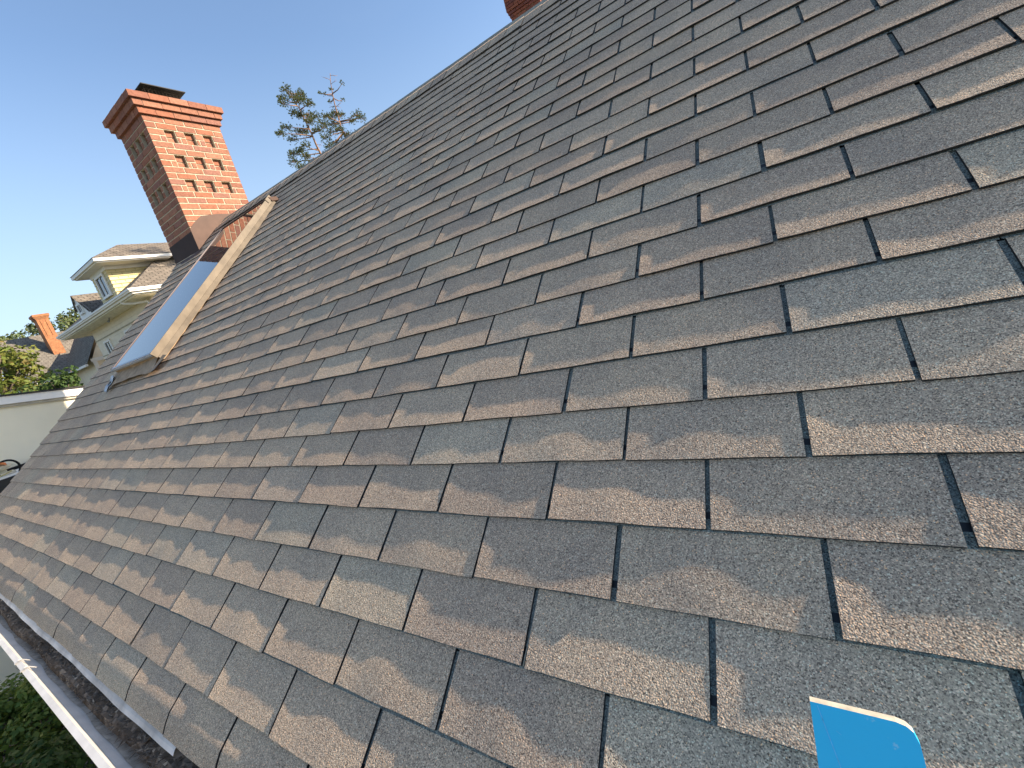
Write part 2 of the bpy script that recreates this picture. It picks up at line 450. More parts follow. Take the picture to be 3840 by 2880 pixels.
# the skylight and the chimney stand where these tabs would be
SKX0, SKX1, SKY0, SKY1 = -15.62 * TAB, -12.42 * TAB, 7.15 * EXP, 22.2 * EXP
CHX0, CHX1, CHY0, CHY1 = -6.20, -5.523, 2.161, 3.02
def covered(x, y):
    a, b = x, x + TAB
    if a > SKX0 and b < SKX1 and y > SKY0 and y + EXP < SKY1: return True
    return False
spots = [s for s in spots if not covered(s[1], s[2])]
order = sorted(range(len(spots)), key=lambda i: -spots[i][3])
single = set(order[:300])
far = MB(); fm = []
for i, (k, x, y, ar) in enumerate(spots):
    ev = (k == -6); j = rng.randrange(len(ETABS) if ev else len(TABS))
    xm, ym = x + TAB / 2, y + EXP / 2
    z = warp(xm, ym)
    gx = (warp(xm + .01, ym) - warp(xm - .01, ym)) / .02; gy = (warp(xm, ym + .01) - warp(xm, ym - .01)) / .02
    if ev: gy -= 0.016; z += 0.0016
    rx, ry, rz = gy + rr(-0.005, 0.005), -gx + rr(-0.002, 0.002), rr(-0.003, 0.003)
    # rotate about the tab centre
    Rm = Euler((rx, ry, rz)).to_matrix(); cen = Vector((TAB / 2, EXP / 2, 0))
    loc = Vector((xm, ym, z)) - Rm @ cen
    lim = rake_x(k + .5)
    if x < lim - 0.002:                                      # cut at the rake
        b = tab_mesh('shingle_tab', 500 + i, ev, w0=min(lim - x, TAB - .03), w1=TAB)
        me = weld(b, 'shingle_tab') if i in single else None
    else:
        b = (ETABS if ev else TABS)[j]; me = (ETAB_ME if ev else TAB_ME)[j]
    if i in single:
        link('shingle_tab', me, roof, loc, (rx, ry, rz))
    else:
        base = len(far.v); key = {}
        for p in b.v: far.v.append(tuple(Rm @ Vector(p) + loc))
        # weld inside the tab so that each tab stays one island
        rm = []; vm = [0] * len(b.v)
        for f, mi in zip(b.f, b.m):
            for t in f: vm[t] = mi
        for q, p in enumerate(b.v):
            kk = (round(p[0], 6), round(p[1], 6), round(p[2], 6), vm[q]); key.setdefault(kk, base + q); rm.append(key[kk])
        for f in b.f: far.f.append(tuple(rm[t] for t in f))
        far.m += b.m; far.uv += b.uv
fo = far.build('far_shingles', SH_MATS, roof); fo.data.polygons.foreach_set('use_smooth', [m == 0 for m in far.m]); tag(fo, None, None, None, 'stuff')

# --- ridge cap pieces: folded over the ridge, each lapping the next
capm = []
for sd_ in range(4):
    q = random.Random(900 + sd_); b = MB()
    L, Wd, t = 0.30, 0.135, 0.006
    for x0, x1, z0, z1 in ((0, L / 2, 0.006, 0.009), (L / 2, L, 0.009, 0.013)):
        pf = [(-Wd * 1.0, 0.0), (-0.02, 0.001), (0.0, 0.004)]
        rear = [(0.02 * c2, 0.02 * s2 + .003), (Wd * c2, Wd * s2)]
        prof = pf + rear
        for i in range(len(prof) - 1):
            (y0_, h0), (y1_, h1) = prof[i], prof[i + 1]
            b.face([(x0, y0_, h0 + z0), (x1, y0_, h0 + z1), (x1, y1_, h1 + z1), (x0, y1_, h1 + z0)], 0)
        b.face([(x0, -Wd, z0 - t), (x1, -Wd, z1 - t), (x1, -Wd, z1), (x0, -Wd, z0)], 1)
    for i in range(len(prof) - 1):
        (y0_, h0), (y1_, h1) = prof[i], prof[i + 1]
        b.face([(L, y0_, h0 + z1 - t), (L, y1_, h1 + z1 - t), (L, y1_, h1 + z1), (L, y0_, h0 + z1)], 1)
    capm.append(weld(b, 'ridge_cap'))
x = RAKE_HI; kcap = 0
while x < 2.6:
    if not (x > CHX0 - .25 and x < CHX1 - 0.05):
        link('ridge_cap', capm[kcap % 4], roof, (x, yr, warp(x, yr) + 0.009 + rr(0, .003)), (rr(-.01, .01), 0, rr(-.008, .008)))
    x += 0.142; kcap += 1

# --- walls under the roof
wl_ = MB()
wl_.box((RAKE_LO + 0.35, -0.25, GZ), (X_R - .2, 5.2, -0.42))
prof = [(-0.2, -0.42), (2.51, 1.86), (5.15, -0.42)]
wl_.prism(prof, 'x', RAKE_LO + 0.36, RAKE_LO + 0.48)
hpart(wl_.build('wall', M_BEIGE))

# --- rake board under the left edge
b = MB()
for (sa, sb) in ((V_EAVE + .1, 21.8),):
    P0, P1 = (rake_x(sa) + .015, sa * EXP), (rake_x(sb) + .015, sb * EXP)
    z0, z1 = warp(*P0) - .013, warp(*P1) - .013
    b.face([(P0[0], P0[1], z0 - .16), (P0[0], P0[1], z0), (P1[0], P1[1], z1), (P1[0], P1[1], z1 - .16)])
    b.face([(P0[0] + .03, P0[1], z0 - .16), (P1[0] + .03, P1[1], z1 - .16), (P1[0] + .03, P1[1], z1), (P0[0] + .03, P0[1], z0)])
    b.face([(P0[0], P0[1], z0 - .16), (P1[0], P1[1], z1 - .16), (P1[0] + .03, P1[1], z1 - .16), (P0[0] + .03, P0[1], z0 - .16)])
b.build('rake_board', M_WPAINT, roof)

# --- gutter with drip edge
EY, EZ = -0.585, -0.505          # eave edge in the world
gut = empty('gutter'); hpart(gut)
b = MB()
GX0, GX1 = RAKE_LO - 0.02, X_R
prof = [(-0.535, -0.520), (-0.535, -0.640), (-0.640, -0.640), (-0.662, -0.605), (-0.674, -0.575), (-0.690, -0.562), (-0.692, -0.539), (-0.676, -0.534)]
inn = [(-0.673, -0.546), (-0.667, -0.566), (-0.640, -0.586), (-0.618, -0.602), (-0.600, -0.635), (-0.539, -0.635), (-0.539, -0.520)]
prof = prof + inn
b.prism(prof, 'x', GX0, GX1)
trough = b.build('trough', M_WHITE, gut, fix=False)
b = MB()
b.box((GX0, -0.532, -0.66), (GX1, -0.515, -0.50)); hpart(b.build('fascia', M_WPAINT))
b = MB()
nx_ = 60
for i in range(nx_):       # rounded white drip edge, a little wavy
    xa, xb = -5.9 + 4.75 * i / nx_, -5.9 + 4.75 * (i + 1) / nx_
    for (ya, za, yb, zb) in ((-0.560, -.492, -0.584, -.510), (-0.584, -.510, -0.592, -.520), (-0.592, -.520, -0.588, -.532), (-0.588, -.532, -0.572, -.540)):
        wa, wb = 0.0022 * math.sin(5 * xa) + .001 * math.sin(17 * xa), 0.0022 * math.sin(5 * xb) + .001 * math.sin(17 * xb)
        b.face([(xa, ya + wa, za), (xb, yb * 0 + ya + wb, za), (xb, yb + wb, zb), (xa, yb + wa, zb)])
hpart(b.build('drip_edge', plain('weathered_white', (0.62, 0.55, 0.49), 0.6, 0, 0.4, 0.35, 9), smooth=True))
b = MB(); q = random.Random(8); ny = 160
for i in range(ny):
    xa, xb = -6.0 + 7.6 * i / ny, -6.0 + 7.6 * (i + 1) / ny
    ua, ub = [0.20 + .16 * math.sin(k * .7) * math.sin(k * .23) for k in (i, i + 1)]
    L0, L1 = Vector((0, -0.640, -0.5855)), Vector((0, -0.618, -0.6015)); T0 = Vector((0, -0.667, -0.5655))
    pa, pb = L0.lerp(T0, ua), L0.lerp(T0, ub); n_ = Vector((0, .0008, .0012))
    b.face([Vector((xa, 0, 0)) + L0 + n_, Vector((xb, 0, 0)) + L0 + n_, Vector((xb, 0, 0)) + pb + n_, Vector((xa, 0, 0)) + pa + n_])
    b.face([Vector((xa, 0, 0)) + L1 + n_, Vector((xb, 0, 0)) + L1 + n_, Vector((xb, 0, 0)) + L0 + n_, Vector((xa, 0, 0)) + L0 + n_])
b.build('silt_film', plain('silt', (0.40, 0.36, 0.30), .9, 0, .2, .35, 40), gut)
hm = MB()          # strap that wraps the front lip
pts = [(-0.652, -0.560), (-0.672, -0.533), (-0.682, -0.530), (-0.695, -0.536), (-0.697, -0.552), (-0.692, -0.566)]
for (ya, za), (yb, zb) in zip(pts[:-1], pts[1:]):
    hm.face([(-.006, ya, za), (.006, ya, za), (.006, yb, zb), (-.006, yb, zb)])
    hm.face([(-.006, ya, za + .003), (-.006, yb, zb + .003), (.006, yb, zb + .003), (.006, ya, za + .003)])
hmo = hm.build('strap', M_WHITE, gut, loc=(-2.52, 0, 0))
for xx in (-2.40, -4.3, -4.18, -0.4, 0.8): link('strap', hmo.data, gut, (xx, 0, 0))

# --- debris lying in the trough
b = MB(); q = random.Random(5)
nxs, nys = 420, 9
def dz_(i, j):
    t = j / nys
    return -0.574 + 0.012 * (1 - (2 * t - 1) ** 2) + 0.014 * t + 0.012 * (q.random() - .5) + 0.008 * math.sin(i * .21) * math.sin(i * .057 + 1)
H = [[dz_(i, j) for j in range(nys + 1)] for i in range(nxs + 1)]
def dp(i, j):
    ya, yb = -0.628 + 0.009 * math.sin(i * .13) * math.sin(i * .029), -0.541
    return (-6.0 + 7.6 * i / nxs, ya + (yb - ya) * j / nys, H[i][j] if 0 < j else -0.597)
for i in range(nxs):
    for j in range(nys): b.face([dp(i, j), dp(i + 1, j), dp(i + 1, j + 1), dp(i, j + 1)])
for i in range(5200):
    x = q.uniform(-6, 1.2) if i > 2600 else q.uniform(-3.2, -0.9)
    y = -0.541 - 0.085 * q.random() ** 0.9; t = (y + .622) / .081
    z = -0.572 + 0.012 * (1 - (2 * t - 1) ** 2) + 0.012 * t
    L = q.uniform(.008, .03); a = q.uniform(0, 6.28); e = q.uniform(-.35, .6); wdt = q.uniform(.0012, .0032)
    dv_ = Vector((math.cos(a) * math.cos(e), math.sin(a) * math.cos(e), math.sin(e))) * L
    sd2 = Vector((-math.sin(a), math.cos(a), 0)) * wdt
    c = Vector((x, min(max(y, -.628), -.545), z))
    b.face([c - sd2, c + sd2, c + dv_ * .8 + sd2 * .3, c + dv_ - sd2 * .3])
dm = N('gutter_litter'); iv = dm.add('ShaderNodeNewGeometry').outputs['Random Per Island']
dm.to(dm.ramp(iv, [(0, (0.085, 0.068, 0.052)), (0.6, (0.14, 0.112, 0.086)), (0.93, (0.20, 0.165, 0.13)), (1, (0.40, 0.34, 0.26))]), dm.b.inputs['Base Color'])
dm.b.inputs['Roughness'].default_value = 0.95; dm.b.inputs['Specular IOR Level'].default_value = 0.1
tag(b.build('gutter_litter', dm.mat), 'dark rotted needles and leaf litter filling the white gutter', 'litter', None, 'stuff')

# a few dry leaves and sticks on the litter
M_DRY = plain('dry_leaf', (0.22, 0.15, 0.085), 0.8, 0, 0.3, 0.3, 60)
def dry_leaf(x, y, z, L, a, label):
    b = MB(); n = 5; pts = []
    for i in range(n + 1):
        t = i / n; wd = L * .28 * math.sin(math.pi * min(t * .92 + .04, 1)); cz = .18 * L * (2 * t - 1) ** 2
        pts.append((Vector((t * L, -wd, cz + wd * .4)), Vector((t * L, 0, cz)), Vector((t * L, wd, cz + wd * .4))))
    for i in range(n):
        for k in (0, 1): b.face([pts[i][k], pts[i + 1][k], pts[i + 1][k + 1], pts[i][k + 1]])
        for k in (0, 1): b.face([v - Vector((0, 0, .0008)) for v in (pts[i][k], pts[i][k + 1], pts[i + 1][k + 1], pts[i + 1][k])])
    o = b.build('dry_leaf', M_DRY, None, True); o.location = (x, y, z); o.rotation_euler = (rr(-.4, .4), rr(-.4, .1), a)
    tag(o, label, 'leaf', 'dry leaves on the gutter litter')
dry_leaf(-2.36, -0.592, -0.560, .05, .6, 'curled pale leaf lying in the gutter farther from the camera')
dry_leaf(-1.36, -0.607, -0.562, .036, 1.2, 'small tan leaf in the middle of the gutter litter')
dry_leaf(-1.27, -0.575, -0.552, .05, 2.0, 'curled brown leaf against the white drip edge near the camera')

# a dry stem lodged in a slot between two tabs
b = MB()
pth = [(-0.5 * TAB + 0.003, -2.38 * EXP, .011), (-0.5 * TAB + .0015, -2.62 * EXP, .0125), (-0.5 * TAB - .0005, -2.85 * EXP, .013), (-0.5 * TAB - .001, -2.98 * EXP, .014)]
b.tube([roof_w(p[0], p[1], p[2] + warp(p[0], p[1])) for p in pth], [.0009, .0012, .0013, .0011], 6)
tag(b.build('straw', plain('straw', (0.45, 0.38, 0.28), 0.7), None, True), 'thin pale dry straw lodged in a slot between two shingle tabs', 'straw')

# ------------------------------------------------------------------ chimney
UNIT = MB(); UNIT.box((-.5, -.5, -.5), (.5, .5, .5)); 
def brick_mesh():
    b = MB(); e = 0.012
    # box with softened arrises along its length on the outer side
    b.box((-.5, -.5, -.5), (.5, .5, .5)); me = bpy.data.meshes.new('brick')
    key, vv, remap = {}, [], []
    for p in b.v:
        k = tuple(round(c, 4) for c in p)
        if k not in key: key[k] = len(vv); vv.append(p)
        remap.append(key[k])
    me.from_pydata(vv, [], [tuple(remap[i] for i in f) for f in b.f]); me.materials.append(M_BRICK); me.update(); return me
BR = brick_mesh()

chim = empty('chimney', ((CHX0 + CHX1) / 2, (CHY0 + CHY1) / 2, 1.8)); hpart(chim)
CO = Vector(((CHX0 + CHX1) / 2, (CHY0 + CHY1) / 2, 1.8))
CW, CD = CHX1 - CHX0, CHY1 - CHY0
ZT = 3.60; CH_ = 0.0710; JT = 0.014
ZC = ZT - 3 * CH_                       # underside of the corbels
def niche(face, a0, a1, z0, z1):
    return None
ncol_y = [0.225, 0.44, 0.655]; ncol_x = [0.17, 0.34, 0.51]; NW = 0.112
nrows = [2, 6, 10]
def in_niche(course): return any(course in (r, r + 1) for r in nrows)
def segs(course, length, pitch, cols, start):
    """brick intervals along one face in one course, niches left open"""
    out = []; x = start - pitch
    while x < length:
        a, b_ = max(0, x), min(length, x + pitch)
        if b_ - a > 0.03: out.append([a, b_])
        x += pitch
    if in_niche(course):
        res = []
        for a, b_ in out:
            cur = [(a, b_)]
            for c in cols:
                n0, n1 = c - NW / 2, c + NW / 2; nxt = []
                for (p, q_) in cur:
                    if q_ <= n0 or p >= n1: nxt.append((p, q_)); continue
                    if n0 - p > 0.02: nxt.append((p, n0))
                    if q_ - n1 > 0.02: nxt.append((n1, q_))
                cur = nxt
            res += cur
        out = res
    return out
hidden = MB()
def brick(x0, y0, z0, x1, y1, z1, vis=True):
    j = JT / 2
    c = Vector(((x0 + x1) / 2, (y0 + y1) / 2, (z0 + z1) / 2)) + Vector((rr(-.001, .001), rr(-.001, .001), rr(-.0008, .0008)))
    sc = (x1 - x0, y1 - y0, z1 - z0)
    if vis: link('brick', BR, chim, c - CO, (0, 0, rr(-.004, .004)), sc)
    else: hidden.box(c - CO - Vector(sc) / 2, c - CO + Vector(sc) / 2)
BD = 0.055                              # brick depth from the face
ncourse = 25
for k in range(ncourse):
    zt = ZC - k * CH_; zb = zt - CH_
    z0, z1 = zb + JT / 2, zt - JT / 2
    py, pX = CD / 4, CW / 3
    low = zt < 1.80 - 0.02
    if zb < 1.2: break
    for a, b_ in segs(k, CD, py, ncol_y, 0 if k % 2 == 0 else py / 2):        # +X face
        y0, y1 = CHY0 + a + (JT / 2 if a > 0 else 0), CHY0 + b_ - (JT / 2 if b_ < CD else 0)
        if zt < 1.75 + (y0 - CHY0) * .8333: continue
        brick(CHX1 - BD, y0, z0, CHX1, y1, z1)
    for a, b_ in segs(k, CW, pX, [CW - c for c in ncol_x][::-1], 0 if k % 2 == 1 else pX / 2):   # -Y face
        x0, x1 = CHX0 + a + (JT / 2 if a > 0 else 0), CHX0 + b_ - (JT / 2 if b_ < CW else BD + .001)
        if x1 - x0 < .015: continue
        if zt < 1.78: continue
        brick(x0, CHY0, z0, x1, CHY0 + BD, z1)
    # the two faces turned away, joined
    for a, b_ in segs(99, CD - BD, py, [], 0 if k % 2 == 0 else py / 2):
        hidden.box(Vector((CHX0, CHY0 + BD + a + .003, z0)) - CO, Vector((CHX0 + BD, CHY0 + BD + b_ - .006, z1)) - CO)
    for a, b_ in segs(99, CW - 2 * BD, pX, [], 0 if k % 2 == 1 else pX / 2):
        hidden.box(Vector((CHX0 + BD + a + .004, CHY1 - BD, z0)) - CO, Vector((CHX0 + BD + b_ - .006, CHY1, z1)) - CO)
    # recessed bricks at the back of the niches
    if in_niche(k):
        for c in ncol_y: brick(CHX1 - 0.070, CHY0 + c - NW / 2 + .004, z0, CHX1 - 0.042, CHY0 + c + NW / 2 - .004, z1)
        for c in ncol_x: brick(CHX1 - c - NW / 2 + .004, CHY0 + .042, z0, CHX1 - c + NW / 2 - .004, CHY0 + .070, z1)
# corbelled head: three courses stepping out
for i in range(3):
    o_ = 0.028 * (i + 1) ; z0 = ZC + i * CH_ + (0.001 if i else 0); z1 = ZC + (i + 1) * CH_ - 0.004
    L = CD + 2 * o_; n = 5; st = (L / n) * (0.5 if i % 2 else 0.0); cuts = [0] + [st + L / n * j for j in range(n + 1) if 0.03 < st + L / n * j < L - .03] + [L]
    for a, b_ in zip(cuts[:-1], cuts[1:]):
        brick(CHX1 + o_ - .11, CHY0 - o_ + a + .003, z0, CHX1 + o_, CHY0 - o_ + b_ - .003, z1)
    L = CW + 2 * o_ - .11; n = 4; st = (L / n) * (0.0 if i % 2 else 0.5); cuts = [0] + [st + L / n * j for j in range(n + 1) if 0.03 < st + L / n * j < L - .03] + [L]
    for a, b_ in zip(cuts[:-1], cuts[1:]):
        brick(CHX0 - o_ + a + .003, CHY0 - o_, z0, CHX0 - o_ + b_ - .003, CHY0 - o_ + .11, z1)
    hidden.box(Vector((CHX0 - o_, CHY0 - o_ + .113, z0)) - CO, Vector((CHX0 - o_ + .11, CHY1 + o_, z1)) - CO)
    hidden.box(Vector((CHX0 - o_ + .113, CHY1 + o_ - .11, z0)) - CO, Vector((CHX1 + o_ - .113, CHY1 + o_, z1)) - CO)
tag(hidden.build('far_bricks', M_BRICK, chim), None, None, None, 'stuff')
# mortar: a core and panels with the niches left open
b = MB(); I = 0.005; BK = 0.051
b.box(Vector((CHX0 + I, CHY0 + BK, 1.0)) - CO, Vector((CHX1 - BK, CHY1 - I, ZT - .012)) - CO)
def panel(face, length, cols):
    us = sorted({0.0, length} | {c + s * NW / 2 for c in cols for s in (-1, 1)})
    zs = sorted({1.0, ZC - .002} | {ZC - (r + d_) * CH_ for r in nrows for d_ in (0, 2)})
    for u0, u1 in zip(us[:-1], us[1:]):
        for z0, z1 in zip(zs[:-1], zs[1:]):
            um, zm = (u0 + u1) / 2, (z0 + z1) / 2
            k = int((ZC - zm) / CH_)
            if any(abs(um - c) < NW / 2 for c in cols) and in_niche(k): continue
            if face == 'y': b.box(Vector((CHX1 - BK, CHY0 + max(u0, I), z0)) - CO, Vector((CHX1 - I, CHY0 + min(u1, length - I), z1)) - CO)
            else:
                xa, xb = CHX1 - max(u1, 0), CHX1 - u0
                b.box(Vector((max(xa, CHX0 + I), CHY0 + I, z0)) - CO, Vector((min(xb, CHX1 - BK), CHY0 + BK, z1)) - CO)
panel('y', CD, ncol_y); panel('x', CW, ncol_x)
for i in range(3):
    o_ = 0.028 * (i + 1) - .006
    b.box(Vector((CHX0 - o_, CHY0 - o_, ZC + i * CH_ + .002)) - CO, Vector((CHX1 + o_, CHY1 + o_, ZC + (i + 1) * CH_ - .008)) - CO)
b.build('mortar', M_MORTAR, chim)
# flashing plates
def plate(name, pts, n, t, mat):
    b = MB(); P = [Vector(p) - CO for p in pts]; n = Vector(n)
    b.face([p + n * t for p in P]); b.face([p + n * .001 for p in P][::-1])
    for i in range(len(P)):
        p, q_ = P[i], P[(i + 1) % len(P)]
        b.face([p + n * .001, q_ + n * .001, q_ + n * t, p + n * t])
    return b.build(name, mat, chim, fix=True)
zr = lambda y: y * sn / cs           # roof height at world y
plate('side_flashing', [(CHX1, CHY0 - .004, zr(CHY0) - .02), (CHX1, 2.95, zr(2.52) - .05), (CHX1, 2.98, 2.25), (CHX1, 2.84, 2.27), (CHX1, 2.54, 2.262), (CHX1, 2.34, 2.24), (CHX1, 2.27, 2.19), (CHX1, 2.22, 2.15), (CHX1, CHY0 - .004, 2.085)], (1, 0, 0), .006, M_BROWN)
M_DKFL = plain('dark_flashing', (0.050, 0.036, 0.034), 0.8, 0, 0.15, 0.12, 8)
plate('front_flashing', [(CHX0 - .004, CHY0, 1.70), (CHX1 + .004, CHY0, 1.70), (CHX1 + .004, CHY0, 2.055), (CHX0 - .004, CHY0, 2.045)], (0, -1, 0), .006, M_DKFL)
b = MB()   # apron that turns out on the shingles
sk = lambda p: p
for (xa, ya, xb, yb) in ((CHX0, CHY0 - .09, CHX1 + .10, CHY0 + .0),):
    P = [Vector((xa, ya, zr(ya) + .034)), Vector((xb, ya, zr(ya) + .034)), Vector((xb, yb, zr(yb) + .034)), Vector((xa, yb, zr(yb) + .034))]
    b.face([p - CO for p in P]); b.face([p - CO - Vector((0, 0, .012)) for p in P][::-1])
    b.face([P[0] - CO - Vector((0, 0, .012)), P[1] - CO - Vector((0, 0, .012)), P[1] - CO, P[0] - CO])
b.build('apron_flashing', M_BROWN, chim)
# rain cap: lid with turned-down rim on a wire cage
b = MB(); LX0, LX1, LY0, LY1, LZ = -6.20, -5.68, 2.38, 2.86, 3.84
A = [Vector((LX0, LY0, LZ)), Vector((LX1, LY0, LZ)), Vector((LX1, LY1, LZ)), Vector((LX0, LY1, LZ))]
ctr = Vector(((LX0 + LX1) / 2, (LY0 + LY1) / 2, LZ + .022)); dn = Vector((0, 0, -.010))
for i in range(4):
    p, q_ = A[i], A[(i + 1) % 4]
    b.face([p - CO, q_ - CO, ctr - CO]); b.face([p - CO + dn, q_ - CO + dn, q_ - CO, p - CO])
b.face([p - CO + dn for p in A][::-1])
lid = b.build('rain_cap', M_BLACK, chim)
b = MB(); b.box(Vector((-6.09, 2.45, ZT - .012)) - CO, Vector((-5.78, 2.77, ZT + .15)) - CO); b.build('flue', M_BLACK, chim)
b = MB()
per = []
for i in range(11): per.append((-5.74, 2.42 + .38 * i / 10))
for i in range(11): per.append((-6.12, 2.42 + .38 * i / 10))
for i in range(1, 9): per.append((-6.12 + .38 * i / 9, 2.42)); per.append((-6.12 + .38 * i / 9, 2.80))
for (xx, yy) in per:
    b.tube([Vector((xx, yy, ZT - .01)) - CO, Vector((xx + .004, yy + .012, ZT + .08)) - CO, Vector((xx, yy, LZ - .002)) - CO], .0025, 5)
for zz in (ZT + .04, ZT + .10, ZT + .16, ZT + .21):
    b.tube([Vector(p) - CO for p in ((-6.12, 2.42, zz), (-5.74, 2.42, zz), (-5.74, 2.80, zz), (-6.12, 2.80, zz), (-6.12, 2.42, zz))], .002, 5)
b.build('wire_cage', plain('cage_wire', (0.10, 0.075, 0.06), 0.6, 0.4), lid)

# ------------------------------------------------------------------ skylight (roof coordinates)
skl = empty('skylight', (0, 0, 0), None, (PITCH, 0, 0)); hpart(skl)
SZ = 0.080
W0 = 0.002
zg = SZ + W0
b = MB(); fw = 0.022
b.face([(SKX0 + fw, SKY0 + fw, zg - .004), (SKX1 - fw * .5, SKY0 + fw, zg - .004), (SKX1 - fw * .5, SKY1 - fw, zg - .004), (SKX0 + fw, SKY1 - fw, zg - .004)])
b.build('glass', M_GLASS, skl)
b = MB(); b.box((SKX0, SKY0, zg - .03), (SKX0 + fw, SKY1, zg + .002)); b.build('left_rail', M_PINKTRIM, skl)
b = MB(); b.box((SKX1 - fw * .5, SKY0 + .002, zg - .03), (SKX1 - .001, SKY1 - .002, zg + .003)); b.build('right_rail', M_TAN, skl)
b = MB(); b.box((SKX0 + fw, SKY1 - fw, zg - .03), (SKX1 - fw * .5, SKY1, zg + .002)); b.build('head_rail', M_BROWN, skl)
b = MB(); b.box((SKX0 + fw, SKY0, zg - .03), (SKX1 - fw * .5, SKY0 + fw, zg + .001)); b.box((SKX0 - .004, SKY0 - .012, zg - .022), (SKX1 - .004, SKY0 - .001, zg - .006)); b.build('sill_rail', M_FRAME, skl)
# tan side cladding on the lit side: upper face, then the lower step flashing, slightly proud
b = MB(); b.box((SKX1, SKY0 - .008, zg - .046), (SKX1 + .010, SKY1 + .006, zg + .006))
b.face([(SKX1 + .010, SKY0, zg - .047), (SKX1 + .028, SKY0, W0 - .002), (SKX1 + .028, SKY1, W0 - .002), (SKX1 + .010, SKY1, zg - .047)])
b.face([(SKX1 + .010, SKY0, zg - .047), (SKX1 + .0, SKY0, W0 - .002), (SKX1 + .028, SKY0, W0 - .002)])
b.build('side_cladding', M_TAN, skl)
b = MB(); b.box((SKX1 - .01, SKY1 - .06, zg - .03), (SKX1 + .016, SKY1 + .012, zg + .012)); b.build('corner_cap', M_TAN, skl)
b = MB(); b.box((SKX1 - .07, SKY1 - .015, zg - .04), (SKX1 + .02, SKY1 + .05, zg + .004), 0, lambda p: p if p.y < SKY1 + .02 else Vector((p.x + .01, p.y, p.z - .045))); b.build('head_cap', M_BROWN, skl)
# curb below, seen from the front and the far side
b = MB(); b.box((SKX0 + .012, SKY0 + .012, W0 - .02), (SKX1 - .006, SKY1 - .012, zg - .031)); b.build('curb', M_APRON, skl)
b = MB(); b.box((SKX0 - .006, SKY0 + .01, W0 - .01), (SKX0 - .0005, SKY1, zg - .035)); b.build('far_cladding', M_BROWN, skl)
# apron flashing: slopes from the sill to the shingles, its hem wavy
b = MB(); n = 14
def ap(i, k):
    t = i / n
    x0, x1 = SKX0 + .0, SKX1 + .0
    xb0, xb1 = SKX0 - .03, SKX1 + .055
    if k == 0: return (x0 + (x1 - x0) * t, SKY0 + .008, zg - .03)
    if k == 1: return (x0 + (x1 - x0) * t, SKY0 + .002, W0 + .030 + .003 * math.sin(9 * t))
    return (xb0 + (xb1 - xb0) * t, SKY0 - .128 - .010 * math.sin(7 * t + 1) - .004 * math.sin(23 * t), W0 + .0185 + .002 * math.sin(11 * t))
for i in range(n):
    for k in (0, 1): b.face([ap(i, k + 1), ap(i + 1, k + 1), ap(i + 1, k), ap(i, k)])
b.build('apron_flashing', M_APRON, skl, fix=True)
b = MB(); zf = W0 + .024
b.face([(SKX1 + .030, SKY0 - .135, zf - .003), (SKX1 + .085, SKY0 - .125, zf - .003), (SKX1 + .120, SKY0 + .01, zf - .006), (SKX1 + .075, SKY0 + .012, zf + .006)])
b.face([(SKX1 + .030, SKY0 - .135, zf - .003), (SKX1 + .075, SKY0 + .012, zf + .006), (SKX1 + .055, SKY0 + .01, zf - .004), (SKX1 + .02, SKY0 - .13, zf - .006)])
b.build('step_flashing', M_TAN, skl)

# crumpled bracket strips by the lower corner of the skylight
b = MB()
for (ox, oy, tilt) in ((-.085, -.175, .3), (-.005, -.190, -.2)):
    pr_ = [(0, 0, .004), (.012, .045, .020), (.022, .090, .016), (.040, .140, .038)]
    for (a0_, b0_, c0_), (a1_, b1_, c1_) in zip(pr_[:-1], pr_[1:]):
        f = lambda a, b2, c, s: Vector((SKX0 + ox + a + s, SKY0 + oy + b2 + s * tilt, W0 + c + abs(s - .025) * .35))
        for s0, s1 in ((0, .025), (.025, .058)):
            Q = [f(a0_, b0_, c0_, s0), f(a0_, b0_, c0_, s1), f(a1_, b1_, c1_, s1), f(a1_, b1_, c1_, s0)]
            b.face(Q); b.face([p - Vector((0, 0, .003)) for p in Q][::-1])
o = b.build('metal_scrap', plain('galvanised', (0.45, 0.47, 0.48), 0.45, 0.3, 0.5, 0.3, 40))
o.rotation_euler = (PITCH, 0, 0); tag(o, 'crumpled pale metal strips lying at the lower left corner of the skylight', 'scrap')

# ------------------------------------------------------------------ ladder rail at lower right
M_BLUE = N('blue_fibreglass')
_c = M_BLUE.mix('MIX', 0.0, (0.008, 0.215, 0.72), (0.5, 0.6, 0.75))
scr = M_BLUE.ramp(M_BLUE.noise(55, 6, None, 0.75), [(0.62, 0.0), (0.70, 1.0)])
_c = M_BLUE.mix('MIX', scr, (0.030, 0.60, 0.99), (0.45, 0.76, 0.97))
M_BLUE.bump(M_BLUE.noise(70, 4), 0.0006, 0.6)
M_BLUE = M_BLUE.set(_c, 0.32, 0, 0.5)
M_TANFG = plain('cut_fibreglass', (0.42, 0.38, 0.30), 0.8, 0, 0.3, 0.2, 200)
lad = empty('ladder', (0.49, -1.35, GZ)); tag(lad, 'blue fibreglass ladder whose rail end shows at the lower right', 'ladder')
Lv = Vector((0, 0.2599, 0.9656)); Nv = Vector((0, -0.9656, 0.2599)); Xv = Vector((1, 0, 0))
TOP = Vector((0.293, -0.540, 0.149))
